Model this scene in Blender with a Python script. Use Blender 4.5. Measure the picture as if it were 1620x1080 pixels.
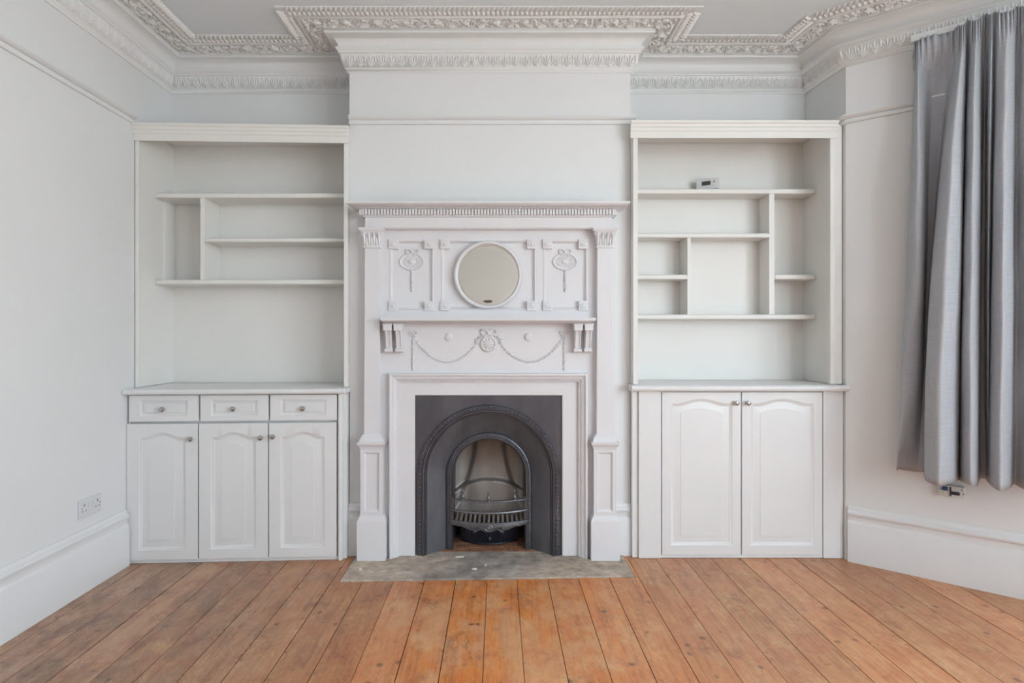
import bpy, bmesh, math, random
from mathutils import Vector, Matrix
from math import pi, sin, cos, tan, sqrt, radians
random.seed(7)
S = bpy.context.scene
for o in list(bpy.data.objects): bpy.data.objects.remove(o)
COL = S.collection

# ------------------------------------------------------------------ camera, sky, exposure
F = 908.0; CXP = 788.0; HZ = 530.0; CAMZ = 1.2
cam = bpy.data.cameras.new('camera'); camo = bpy.data.objects.new('camera', cam); COL.objects.link(camo)
camo.location = (0, 0, CAMZ); camo.rotation_euler = (pi/2, 0, 0)
cam.sensor_fit = 'HORIZONTAL'; cam.sensor_width = 36; cam.lens = F/1620*36
cam.shift_x = (810-CXP)/1620; cam.shift_y = -(540-HZ)/1620
cam.clip_start = 0.02
S.camera = camo
S.view_settings.view_transform = 'Standard'; S.view_settings.look = 'None'; S.view_settings.gamma = 1
S.view_settings.use_curve_mapping = False
S.view_settings.exposure = 0.0

SKY = 12.1
w = bpy.data.worlds.new('daylight'); S.world = w; w.use_nodes = True
nt = w.node_tree; nt.nodes.clear()
out = nt.nodes.new('ShaderNodeOutputWorld'); bg = nt.nodes.new('ShaderNodeBackground')
tc = nt.nodes.new('ShaderNodeTexCoord'); sp = nt.nodes.new('ShaderNodeSeparateXYZ'); rp = nt.nodes.new('ShaderNodeValToRGB')
mr = nt.nodes.new('ShaderNodeMapRange'); mr.inputs['From Min'].default_value = -1; mr.inputs['From Max'].default_value = 1
nt.links.new(tc.outputs['Generated'], sp.inputs[0]); nt.links.new(sp.outputs['Z'], mr.inputs['Value'])
nt.links.new(mr.outputs[0], rp.inputs[0]); nt.links.new(rp.outputs[0], bg.inputs['Color']); nt.links.new(bg.outputs[0], out.inputs[0])
el = rp.color_ramp.elements
el[0].position = 0.0; el[0].color = (.71, .785, .81, 1)
el[1].position = 1.0; el[1].color = (.80, .96, 1.14, 1)
e = el.new(.47); e.color = (.81, .885, .91, 1)
e = el.new(.53); e.color = (.91, 1.05, 1.16, 1)
bg.inputs['Strength'].default_value = SKY

def portal(name, loc, normal, sx, sy):
    l = bpy.data.lights.new(name, 'AREA'); l.shape = 'RECTANGLE'; l.size = sx; l.size_y = sy
    l.cycles.is_portal = True
    o = bpy.data.objects.new(name, l); COL.objects.link(o); o.location = loc
    z = -Vector(normal); o.rotation_euler = z.to_track_quat('Z', 'Y').to_euler()
    return o

# bay plan (A = where the canted side leaves the alcove wall)
BA = Vector((1.860, 3.07)); BD = Vector((.766, -.643)); BN = Vector((-.643, -.766))
B1 = BA + BD*1.40; B2 = Vector((B1.x, -.95)); B3 = Vector((1.852, -1.80))
REAR = -2.0; LWX = -1.944; BWY = 3.41; BRY = 3.14; BRL = -.813; BRR = .723; CEIL = 2.83
WZ0, WZ1 = .58, 2.56
fw = (B1-B2).length
portal('daylight_front_window', (B1.x+.12, (B1.y-1.12+B2.y+.12)/2, (WZ0+WZ1)/2), (-1, 0, 0), fw-1.24, WZ1-WZ0)
pn = (B2+B3)/2; nw = (B3-B2).length; fw = (B1-B2).length; dn = (B3-B2).normalized(); nn = Vector((dn.y, -dn.x))
portal('daylight_near_window', (pn.x-nn.x*.12, pn.y-nn.y*.12, (WZ0+WZ1)/2), (nn.x, nn.y, 0), nw-.60, WZ1-WZ0)
pf = BA+BD*1.0
portal('daylight_far_window', (pf.x-BN.x*.12, pf.y-BN.y*.12, (WZ0+WZ1)/2), (BN.x, BN.y, 0), .6, 1.86)

# ------------------------------------------------------------------ materials
def mat(name, color, rough=.5, metal=0, spec=.5):
    m = bpy.data.materials.new(name); m.use_nodes = True
    b = m.node_tree.nodes['Principled BSDF']
    b.inputs['Base Color'].default_value = (*color, 1); b.inputs['Roughness'].default_value = rough
    b.inputs['Metallic'].default_value = metal; b.inputs['Specular IOR Level'].default_value = spec
    return m
def N(m, t, **kw):
    n = m.node_tree.nodes.new(t)
    for k, v in kw.items():
        if hasattr(n, k) and k not in n.inputs: setattr(n, k, v)
        else: n.inputs[k].default_value = v
    return n
def L(m, a, b): m.node_tree.links.new(a, b)
def paint(name, color, rough, var=.03, scale=6, bump=.02, bscale=160):
    m = mat(name, color, rough); b = m.node_tree.nodes['Principled BSDF']
    t = N(m, 'ShaderNodeTexCoord'); n = N(m, 'ShaderNodeTexNoise', Scale=scale, Detail=4)
    r = N(m, 'ShaderNodeValToRGB'); L(m, t.outputs['Object'], n.inputs['Vector']); L(m, n.outputs['Fac'], r.inputs[0])
    r.color_ramp.elements[0].position = .3; r.color_ramp.elements[1].position = .7
    r.color_ramp.elements[0].color = (*[c*(1-var) for c in color], 1); r.color_ramp.elements[1].color = (*[min(1, c*(1+var*.5)) for c in color], 1)
    L(m, r.outputs[0], b.inputs['Base Color'])
    n2 = N(m, 'ShaderNodeTexNoise', Scale=bscale, Detail=3); L(m, t.outputs['Object'], n2.inputs['Vector'])
    bp = N(m, 'ShaderNodeBump', Strength=bump, Distance=.02); L(m, n2.outputs['Fac'], bp.inputs['Height']); L(m, bp.outputs[0], b.inputs['Normal'])
    return m
PWALL = paint('wall paint', (.795, .80, .795), .62, .015, 2, .03, 90)
PCEIL = paint('ceiling paint', (.81, .85, .865), .7, .015, 2, .03, 90)
PPLAS = paint('plaster paint', (.83, .83, .82), .6, .02, 9, .03, 140)
PWOOD = paint('white wood paint', (.80, .80, .795), .34, .02, 5, .015, 60)
PSHELF = paint('bookcase paint', (.82, .81, .775), .4, .02, 4, .015, 60)
PMANT = paint('mantel paint', (.775, .765, .778), .42, .02, 5, .015, 70)
PSKIRT = paint('skirting paint', (.80, .80, .80), .36, .02, 4, .015, 60)
CHROME = mat('brushed chrome', (.45, .44, .43), .25, 1)
DARK = mat('dark gap', (.02, .018, .016), .9)
HOLE = mat('socket hole', (.22, .22, .22), .6)
PLASTIC = mat('white plastic', (.70, .71, .72), .35)
LCD = mat('lcd', (.06, .06, .045), .25)
BLUE = mat('blue plastic', (.015, .05, .22), .4)
BLACK = mat('black plastic', (.03, .03, .04), .4)
GREYP = mat('grey plastic', (.30, .30, .31), .5)
CREAMP = mat('cream plastic', (.66, .65, .52), .5)
CHIP = mat('plaster flake', (.80, .78, .74), .8)

def iron(name, c0, c1, rough, metal):
    m = mat(name, c0, rough, metal); b = m.node_tree.nodes['Principled BSDF']
    t = N(m, 'ShaderNodeTexCoord'); n = N(m, 'ShaderNodeTexNoise', Scale=9, Detail=6, Roughness=.6)
    mp = N(m, 'ShaderNodeMapping'); mp.inputs['Scale'].default_value = (1, 1, .35)
    L(m, t.outputs['Object'], mp.inputs[0]); L(m, mp.outputs[0], n.inputs['Vector'])
    r = N(m, 'ShaderNodeValToRGB'); r.color_ramp.elements[0].position = .35; r.color_ramp.elements[1].position = .7
    r.color_ramp.elements[0].color = (*c0, 1); r.color_ramp.elements[1].color = (*c1, 1)
    L(m, n.outputs['Fac'], r.inputs[0]); L(m, r.outputs[0], b.inputs['Base Color'])
    rr = N(m, 'ShaderNodeMapRange'); rr.inputs['To Min'].default_value = rough-.08; rr.inputs['To Max'].default_value = rough+.12
    L(m, n.outputs['Fac'], rr.inputs['Value']); L(m, rr.outputs[0], b.inputs['Roughness'])
    return m
IRON = iron('cast iron', (.105, .107, .122), (.155, .157, .178), .36, .75)
IRONL = iron('polished iron', (.16, .16, .175), (.25, .25, .265), .38, .8)
IRONS = iron('grey splay iron', (.15, .152, .17), (.22, .225, .25), .44, .7)
IRONB = iron('black iron', (.025, .025, .035), (.05, .05, .07), .4, .5)
IRONF = iron('heat browned iron', (.19, .17, .15), (.40, .375, .35), .48, .7)
IRONF.node_tree.nodes['Noise Texture'].inputs['Scale'].default_value = 5

MIRROR = mat('old mirror', (.80, .77, .71), .04, 1)
def mk_mirror():
    m = MIRROR; b = m.node_tree.nodes['Principled BSDF']; t = N(m, 'ShaderNodeTexCoord')
    n = N(m, 'ShaderNodeTexNoise', Scale=60, Detail=4)
    # desilvered patch near the lower edge
    mp = N(m, 'ShaderNodeMapping'); mp.inputs['Location'].default_value = (0, 0, .14*70); mp.inputs['Scale'].default_value = (38, 0, 120)
    mp.inputs['Location'].default_value = (0, 0, .142*120)
    L(m, t.outputs['Object'], mp.inputs[0]); L(m, t.outputs['Object'], n.inputs['Vector'])
    ln = N(m, 'ShaderNodeVectorMath', operation='LENGTH'); L(m, mp.outputs[0], ln.inputs[0])
    ad = N(m, 'ShaderNodeMath', operation='ADD'); L(m, ln.outputs['Value'], ad.inputs[0]); L(m, n.outputs['Fac'], ad.inputs[1])
    r = N(m, 'ShaderNodeValToRGB'); r.color_ramp.elements[0].position = .95; r.color_ramp.elements[1].position = 1.0
    r.color_ramp.elements[0].color = (.16, .12, .10, 1); r.color_ramp.elements[1].color = (.70, .67, .61, 1)
    d = N(m, 'ShaderNodeMath', operation='DIVIDE'); d.inputs[1].default_value = 1.5; L(m, ad.outputs[0], d.inputs[0])
    L(m, d.outputs[0], r.inputs[0]); L(m, r.outputs[0], b.inputs['Base Color'])
mk_mirror()

def mk_floor():
    m = mat('varnished pine boards', (.5, .25, .1), .38); b = m.node_tree.nodes['Principled BSDF']
    t = N(m, 'ShaderNodeTexCoord'); g = N(m, 'ShaderNodeNewGeometry')
    P = t.outputs['Object']
    sx = N(m, 'ShaderNodeSeparateXYZ'); L(m, P, sx.inputs[0])
    # per board offset so that the grain differs
    off = N(m, 'ShaderNodeVectorMath', operation='SCALE'); cb = N(m, 'ShaderNodeCombineXYZ')
    for k in range(3): L(m, g.outputs['Random Per Island'], cb.inputs[k])
    L(m, cb.outputs[0], off.inputs[0]); off.inputs['Scale'].default_value = 37
    pa = N(m, 'ShaderNodeVectorMath', operation='ADD'); L(m, P, pa.inputs[0]); L(m, off.outputs[0], pa.inputs[1])
    def noise(vec, scale, stretch, det=5, rough=.6, dist=0):
        mp = N(m, 'ShaderNodeMapping'); mp.inputs['Scale'].default_value = stretch; L(m, vec, mp.inputs[0])
        n = N(m, 'ShaderNodeTexNoise', Scale=scale, Detail=det, Roughness=rough, Distortion=dist); L(m, mp.outputs[0], n.inputs['Vector'])
        return n.outputs['Fac']
    def ramp(fac, stops):
        r = N(m, 'ShaderNodeValToRGB'); e = r.color_ramp.elements
        e[0].position, e[0].color = stops[0][0], (*stops[0][1], 1); e[1].position, e[1].color = stops[-1][0], (*stops[-1][1], 1)
        for p, c in stops[1:-1]:
            q = e.new(p); q.color = (*c, 1)
        L(m, fac, r.inputs[0]); return r.outputs[0]
    def mix(fac, a, bb, mode='MIX'):
        x = N(m, 'ShaderNodeMix', data_type='RGBA', blend_type=mode)
        if isinstance(fac, float): x.inputs[0].default_value = fac
        else: L(m, fac, x.inputs[0])
        for s, i in ((a, 6), (bb, 7)):
            if isinstance(s, tuple): x.inputs[i].default_value = (*s, 1)
            else: L(m, s, x.inputs[i])
        return x.outputs[2]
    def mth(op, a, bb, clamp=False):
        x = N(m, 'ShaderNodeMath', operation=op); x.use_clamp = clamp
        for s, i in ((a, 0), (bb, 1)):
            if isinstance(s, (int, float)): x.inputs[i].default_value = s
            else: L(m, s, x.inputs[i])
        return x.outputs[0]
    # board tone with reflected sheen painted in: greyer left, orange hearth, paler bay side
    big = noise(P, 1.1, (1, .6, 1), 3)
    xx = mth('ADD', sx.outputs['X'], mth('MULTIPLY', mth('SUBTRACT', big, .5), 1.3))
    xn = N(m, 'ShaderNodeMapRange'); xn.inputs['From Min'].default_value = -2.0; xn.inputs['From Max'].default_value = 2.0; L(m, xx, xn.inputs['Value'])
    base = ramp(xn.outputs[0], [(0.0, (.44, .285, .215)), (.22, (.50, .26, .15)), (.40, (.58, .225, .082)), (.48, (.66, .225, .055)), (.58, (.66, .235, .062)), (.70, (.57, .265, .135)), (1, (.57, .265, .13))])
    # per board tone
    tone = N(m, 'ShaderNodeMapRange'); tone.inputs['To Min'].default_value = .82; tone.inputs['To Max'].default_value = 1.14; L(m, g.outputs['Random Per Island'], tone.inputs['Value'])
    cc = N(m, 'ShaderNodeCombineXYZ')
    for k in range(3): L(m, tone.outputs[0], cc.inputs[k])
    base = mix(1.0, base, cc.outputs[0], 'MULTIPLY')
    grain = noise(pa.outputs[0], 9, (5.5, .35, 1), 6, .65, .6)
    gr = ramp(grain, [(.3, (.66, .60, .56)), (.5, (1, 1, 1)), (.72, (1.14, 1.16, 1.2))])
    base = mix(.8, base, gr, 'MULTIPLY')
    fine = noise(pa.outputs[0], 40, (6, .4, 1), 4)
    base = mix(.5, base, ramp(fine, [(.35, (.82, .8, .78)), (.65, (1.08, 1.08, 1.08))]), 'MULTIPLY')
    # worn patches where the varnish has gone
    wear = noise(pa.outputs[0], 3.2, (1.6, .9, 1), 9, .78, .3)
    hot = N(m, 'ShaderNodeVectorMath', operation='DISTANCE'); L(m, P, hot.inputs[0]); hot.inputs[1].default_value = (.05, 2.25, 0)
    near = N(m, 'ShaderNodeMapRange'); near.inputs['From Min'].default_value = .15; near.inputs['From Max'].default_value = .75
    near.inputs['To Min'].default_value = .16; near.inputs['To Max'].default_value = 0.0; L(m, hot.outputs['Value'], near.inputs['Value'])
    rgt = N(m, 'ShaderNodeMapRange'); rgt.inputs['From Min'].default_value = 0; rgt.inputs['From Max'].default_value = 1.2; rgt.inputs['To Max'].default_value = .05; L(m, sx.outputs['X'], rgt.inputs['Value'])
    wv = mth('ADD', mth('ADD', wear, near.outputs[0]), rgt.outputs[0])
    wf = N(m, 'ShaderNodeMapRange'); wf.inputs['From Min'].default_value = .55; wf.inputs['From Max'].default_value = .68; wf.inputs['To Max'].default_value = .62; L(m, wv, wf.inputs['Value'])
    base = mix(wf.outputs[0], base, (.68, .40, .235))
    # scuffs
    sc = noise(pa.outputs[0], 26, (1.0, 2.2, 1), 9, .8, .8)
    sf = N(m, 'ShaderNodeMapRange'); sf.inputs['From Min'].default_value = .56; sf.inputs['From Max'].default_value = .68; sf.inputs['To Max'].default_value = .42; L(m, sc, sf.inputs['Value'])
    base = mix(sf.outputs[0], base, (.66, .37, .20))
    # blotchy varnish: redder and yellower patches
    bl = noise(pa.outputs[0], 8, (1.3, .9, 1), 6, .7, .4)
    base = mix(.9, base, ramp(bl, [(.30, (.70, .58, .56)), (.43, (1.0, .88, .80)), (.56, (1.03, 1.06, .98)), (.70, (1.14, 1.22, 1.22))]), 'MULTIPLY')
    # fine scratches running across the boards
    for rz, scl, lo in ((.9, 9, .60), (-.6, 11, .61), (1.5, 8, .62)):
        rm = N(m, 'ShaderNodeMapping'); rm.inputs['Rotation'].default_value = (0, 0, rz); L(m, pa.outputs[0], rm.inputs[0])
        sn = noise(rm.outputs[0], scl, (.55, 16, 1), 4, .6, .1)
        q = N(m, 'ShaderNodeMapRange'); q.inputs['From Min'].default_value = lo; q.inputs['From Max'].default_value = lo+.06; q.inputs['To Max'].default_value = .24; L(m, sn, q.inputs['Value'])
        base = mix(q.outputs[0], base, (.72, .50, .34))
    # dark stains, knots and nail heads
    st = noise(P, 5.5, (1.5, .8, 1), 9, .74, .5)
    lf = N(m, 'ShaderNodeMapRange'); lf.inputs['From Min'].default_value = .2; lf.inputs['From Max'].default_value = -1.6; lf.inputs['To Max'].default_value = .09; L(m, sx.outputs['X'], lf.inputs['Value'])
    stf = N(m, 'ShaderNodeMapRange'); stf.inputs['From Min'].default_value = .56; stf.inputs['From Max'].default_value = .70; stf.inputs['To Max'].default_value = .50; L(m, mth('ADD', st, lf.outputs[0]), stf.inputs['Value'])
    base = mix(stf.outputs[0], base, (.10, .052, .040))
    vo = N(m, 'ShaderNodeTexVoronoi', Scale=7.5); mp = N(m, 'ShaderNodeMapping'); mp.inputs['Scale'].default_value = (1.2, 1.0, 1); L(m, pa.outputs[0], mp.inputs[0]); L(m, mp.outputs[0], vo.inputs['Vector'])
    kn = N(m, 'ShaderNodeMapRange'); kn.inputs['From Min'].default_value = .125; kn.inputs['From Max'].default_value = .05; kn.inputs['To Max'].default_value = .62
    L(m, mth('ADD', vo.outputs['Distance'], mth('MULTIPLY', mth('SUBTRACT', noise(pa.outputs[0], 22, (.6, 1.6, 1), 6, .7), .5), .34)), kn.inputs['Value'])
    base = mix(kn.outputs[0], base, (.085, .042, .032))
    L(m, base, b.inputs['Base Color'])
    ro = N(m, 'ShaderNodeMapRange'); ro.inputs['To Min'].default_value = .22; ro.inputs['To Max'].default_value = .55; L(m, wv, ro.inputs['Value'])
    ro.inputs['From Min'].default_value = .35; ro.inputs['From Max'].default_value = .75; L(m, ro.outputs[0], b.inputs['Roughness'])
    bp = N(m, 'ShaderNodeBump', Strength=.10, Distance=.004); L(m, grain, bp.inputs['Height']); L(m, bp.outputs[0], b.inputs['Normal'])
    b.inputs['Specular IOR Level'].default_value = .5
    return m
FLOORM = mk_floor()

def blotch(name, stops, scale, rough, bump=.3, detail=8, stretch=(1, 1, 1)):
    m = mat(name, stops[0][1], rough); b = m.node_tree.nodes['Principled BSDF']; t = N(m, 'ShaderNodeTexCoord')
    mp = N(m, 'ShaderNodeMapping'); mp.inputs['Scale'].default_value = stretch
    n = N(m, 'ShaderNodeTexNoise', Scale=scale, Detail=detail, Roughness=.68); L(m, t.outputs['Object'], mp.inputs[0]); L(m, mp.outputs[0], n.inputs['Vector'])
    r = N(m, 'ShaderNodeValToRGB'); e = r.color_ramp.elements
    e[0].position, e[0].color = stops[0][0], (*stops[0][1], 1); e[1].position, e[1].color = stops[-1][0], (*stops[-1][1], 1)
    for p, c in stops[1:-1]:
        q = e.new(p); q.color = (*c, 1)
    L(m, n.outputs['Fac'], r.inputs[0]); L(m, r.outputs[0], b.inputs['Base Color'])
    bp = N(m, 'ShaderNodeBump', Strength=bump, Distance=.006); L(m, n.outputs['Fac'], bp.inputs['Height']); L(m, bp.outputs[0], b.inputs['Normal'])
    return m
STONE = blotch('worn hearth stone', [(.28, (.16, .14, .125)), (.42, (.30, .255, .22)), (.56, (.44, .375, .32)), (.72, (.62, .56, .49))], 11, .75, .6, 12, (1, 1.3, 1))
BRICK = blotch('dusty fire brick', [(.3, (.16, .07, .04)), (.5, (.36, .15, .075)), (.7, (.42, .27, .2))], 16, .85, .4)
MORTAR = blotch('ash and mortar', [(.3, (.20, .17, .15)), (.7, (.42, .37, .33))], 20, .9, .4)

def soot():
    m = STONE; nt = m.node_tree; b = nt.nodes['Principled BSDF']; src = b.inputs['Base Color'].links[0].from_socket
    t = N(m, 'ShaderNodeTexCoord'); sp_ = N(m, 'ShaderNodeSeparateXYZ'); L(m, t.outputs['Object'], sp_.inputs[0])
    n = N(m, 'ShaderNodeTexNoise', Scale=4, Detail=5); L(m, t.outputs['Object'], n.inputs['Vector'])
    a = N(m, 'ShaderNodeMath', operation='ABSOLUTE'); L(m, sp_.outputs['X'], a.inputs[0])
    d = N(m, 'ShaderNodeMath', operation='ADD'); L(m, a.outputs[0], d.inputs[0]); L(m, n.outputs['Fac'], d.inputs[1])
    r = N(m, 'ShaderNodeValToRGB'); L(m, d.outputs[0], r.inputs[0]); e = r.color_ramp.elements
    e[0].position, e[0].color = .55, (.92, .95, 1.0, 1); e[1].position, e[1].color = 1.0, (1.40, 1.34, 1.24, 1)
    x = N(m, 'ShaderNodeMix', data_type='RGBA', blend_type='MULTIPLY'); x.inputs[0].default_value = 1
    L(m, src, x.inputs[6]); L(m, r.outputs[0], x.inputs[7]); L(m, x.outputs[2], b.inputs['Base Color'])
soot()
ASHY = blotch('ash covered iron', [(.3, (.25, .23, .21)), (.7, (.50, .46, .42))], 30, .8, .3)
def mk_fabric():
    m = mat('grey linen weave', (.40, .40, .40), .85, 0, .15); nt = m.node_tree; b = nt.nodes['Principled BSDF']
    t = N(m, 'ShaderNodeUVMap'); 
    def wv(direction, sc):
        mp = N(m, 'ShaderNodeMapping'); mp.inputs['Scale'].default_value = sc; L(m, t.outputs[0], mp.inputs[0])
        n = N(m, 'ShaderNodeTexNoise', Scale=1, Detail=3, Roughness=.6); L(m, mp.outputs[0], n.inputs['Vector']); return n.outputs['Fac']
    a = wv('X', (420, 9, 1)); c = wv('Y', (14, 420, 1))
    s = N(m, 'ShaderNodeMath', operation='ADD'); L(m, a, s.inputs[0]); L(m, c, s.inputs[1])
    h = N(m, 'ShaderNodeMath', operation='MULTIPLY'); h.inputs[1].default_value = .5; L(m, s.outputs[0], h.inputs[0])
    r = N(m, 'ShaderNodeValToRGB'); r.color_ramp.elements[0].position = .36; r.color_ramp.elements[1].position = .64
    r.color_ramp.elements[0].color = (.415, .425, .45, 1); r.color_ramp.elements[1].color = (.565, .58, .615, 1)
    L(m, h.outputs[0], r.inputs[0]); L(m, r.outputs[0], b.inputs['Base Color'])
    bp = N(m, 'ShaderNodeBump', Strength=.15, Distance=.002); L(m, h.outputs[0], bp.inputs['Height']); L(m, bp.outputs[0], b.inputs['Normal'])
    tr = N(m, 'ShaderNodeBsdfTranslucent'); L(m, r.outputs[0], tr.inputs['Color']); ms = N(m, 'ShaderNodeMixShader'); ms.inputs[0].default_value = .07
    o = nt.nodes['Material Output']; L(m, b.outputs[0], ms.inputs[1]); L(m, tr.outputs[0], ms.inputs[2]); L(m, ms.outputs[0], o.inputs['Surface'])
    return m
FABRIC = mk_fabric()
def mk_glass():
    m = bpy.data.materials.new('window glass'); m.use_nodes = True; nt = m.node_tree; nt.nodes.clear()
    o = nt.nodes.new('ShaderNodeOutputMaterial'); t = nt.nodes.new('ShaderNodeBsdfTransparent'); g = nt.nodes.new('ShaderNodeBsdfGlossy'); g.inputs['Roughness'].default_value = .02
    x = nt.nodes.new('ShaderNodeMixShader'); x.inputs[0].default_value = .06
    nt.links.new(t.outputs[0], x.inputs[1]); nt.links.new(g.outputs[0], x.inputs[2]); nt.links.new(x.outputs[0], o.inputs[0]); return m
GLASS = mk_glass()

# ------------------------------------------------------------------ mesh helpers
class M:
    def __init__(s): s.v = []; s.f = []; s.mi = []; s.cur = 0; s.uv = None
    def vert(s, p): s.v.append(Vector(p)); return len(s.v)-1
    def face(s, idx): s.f.append(tuple(idx)); s.mi.append(s.cur)
    def poly(s, pts): s.face([s.vert(p) for p in pts])
    def box(s, x0, x1, y0, y1, z0, z1):
        a = [s.vert((x, y, z)) for z in (z0, z1) for y in (y0, y1) for x in (x0, x1)]
        for q in ((0, 2, 3, 1), (4, 5, 7, 6), (0, 1, 5, 4), (2, 6, 7, 3), (0, 4, 6, 2), (1, 3, 7, 5)): s.face([a[i] for i in q])
        return s
    def loft(s, loops, closed=True, cap0=False, cap1=False):
        ids = [[s.vert(p) for p in l] for l in loops]; n = len(ids[0])
        for a, b in zip(ids, ids[1:]):
            for i in range(n if closed else n-1):
                j = (i+1) % n; s.face((a[i], a[j], b[j], b[i]))
        if cap0: s.face(ids[0][::-1])
        if cap1: s.face(ids[-1])
        return ids
    def lathe(s, c, axis, prof, n=20, cap=True):
        axis = Vector(axis).normalized(); u = axis.orthogonal().normalized(); w = axis.cross(u); c = Vector(c)
        loops = [[c+axis*h+(u*cos(2*pi*k/n)+w*sin(2*pi*k/n))*r for k in range(n)] for r, h in prof]
        s.loft(loops, True, cap, cap); return s
    def tube(s, path, r, n=8, flat=1.0, up=Vector((0, 0, 1))):
        path = [Vector(p) for p in path]; loops = []
        for i, p in enumerate(path):
            d = (path[min(i+1, len(path)-1)]-path[max(i-1, 0)]).normalized()
            a = d.cross(up)
            a = a.normalized() if a.length > 1e-4 else d.orthogonal().normalized()
            b = a.cross(d).normalized(); rr = r[i] if isinstance(r, (list, tuple)) else r
            loops.append([p+a*cos(2*pi*k/n)*rr+b*sin(2*pi*k/n)*rr*flat for k in range(n)])
        s.loft(loops, True, True, True); return s
    def leaf(s, o, u, n, L_, W_, H_, curl=0.0):
        o = Vector(o); u = Vector(u).normalized(); n = Vector(n).normalized(); wv = n.cross(u)
        rows = []
        for t, wd, h in ((0, .35, .35), (.25, .85, .9), (.6, 1, 1), (.87, .6, .75), (1, .06, .3)):
            c = o+u*(L_*t)+wv*(curl*L_*t*t)
            rows.append([c-wv*(W_*.5*wd), c+n*(H_*h), c+wv*(W_*.5*wd)])
        s.loft(rows, False); return s
    def dome(s, c, n, r, h, seg=10, rings=3, ru=None, u=None):
        c = Vector(c); n = Vector(n).normalized(); u = Vector(u).normalized() if u else n.orthogonal().normalized(); wv = n.cross(u); ru = ru or r
        loops = []
        for k in range(rings):
            a = pi/2*k/rings
            loops.append([c+n*(h*sin(a))+(u*cos(2*pi*i/seg)*ru+wv*sin(2*pi*i/seg)*r)*cos(a) for i in range(seg)])
        ids = s.loft(loops); t = s.vert(c+n*h)
        for i in range(seg): s.face((ids[-1][i], ids[-1][(i+1) % seg], t))
        return s
    def sweep(s, path, prof, caps=True):
        """mitred sweep; path = plan points, prof = (offset to the right of the path, z)"""
        path = [Vector(p[:2]) for p in path]; D = [(b-a).normalized() for a, b in zip(path, path[1:])]; NN = [Vector((d.y, -d.x)) for d in D]
        loops = []
        for i, p in enumerate(path):
            if i == 0: m = NN[0]
            elif i == len(path)-1: m = NN[-1]
            else: m = (NN[i-1]+NN[i])/(1+NN[i-1].dot(NN[i]))
            loops.append([Vector((p.x+m.x*q, p.y+m.y*q, z)) for q, z in prof])
        s.loft(loops, True, caps, caps); return s
    def warp(s, fn): s.v = [Vector(fn(p)) for p in s.v]; return s
    def add(s, o): 
        b = len(s.v); s.v += o.v; s.f += [tuple(i+b for i in f) for f in o.f]; s.mi += o.mi; return s

def build(name, m, mats, origin=None, bevel=0, angle=35, smooth=True):
    me = bpy.data.meshes.new(name)
    og = Vector(origin) if origin is not None else Vector((0, 0, 0))
    me.from_pydata([tuple(p-og) for p in m.v], [], m.f)
    for x in (mats if isinstance(mats, (list, tuple)) else [mats]): me.materials.append(x)
    me.polygons.foreach_set('material_index', m.mi)
    if m.uv is not None:
        ul = me.uv_layers.new(name='UVMap')
        for lp in me.loops: ul.data[lp.index].uv = m.uv[lp.vertex_index]
    b = bmesh.new(); b.from_mesh(me); bmesh.ops.recalc_face_normals(b, faces=b.faces); b.to_mesh(me); b.free()
    if smooth:
        me.polygons.foreach_set('use_smooth', [True]*len(me.polygons)); me.set_sharp_from_angle(angle=radians(angle))
    me.update()
    o = bpy.data.objects.new(name, me); COL.objects.link(o)
    if bevel:
        bm_ = o.modifiers.new('bevel', 'BEVEL'); bm_.width = bevel; bm_.segments = 2; bm_.limit_method = 'ANGLE'; bm_.angle_limit = radians(40)
    return o
def thing(name, label, cat, loc, group=None):
    o = bpy.data.objects.new(name, None); COL.objects.link(o); o.empty_display_size = .05; o.location = loc
    o['label'] = label; o['category'] = cat
    if group: o['group'] = group
    return o
def wpos(o):
    p = Vector(o.location)
    while o.parent: o = o.parent; p += Vector(o.location)
    return p
def part(name, m, mats, parent, bevel=0, at=None, label=None, angle=35):
    """m in world coordinates; the part keeps its own origin `at` (world)"""
    at = Vector(at) if at is not None else wpos(parent)
    o = build(name, m, mats, at, bevel, angle); o.parent = parent; o.location = at-wpos(parent)
    if label: o['label'] = label
    return o
def solo(name, m, mats, label, cat, at, group=None, bevel=0):
    o = build(name, m, mats, at, bevel); o.location = at; o['label'] = label; o['category'] = cat
    if group: o['group'] = group
    return o
def struct(name, m, mats, parent=None, bevel=0, angle=35):
    o = build(name, m, mats, None, bevel, angle)
    if parent: o.parent = parent
    else: o['kind'] = 'structure'
    return o
def PX(px, Y): return (px-CXP)*Y/F
def PZ(py, Y): return CAMZ+(HZ-py)*Y/F
V = Vector

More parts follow.
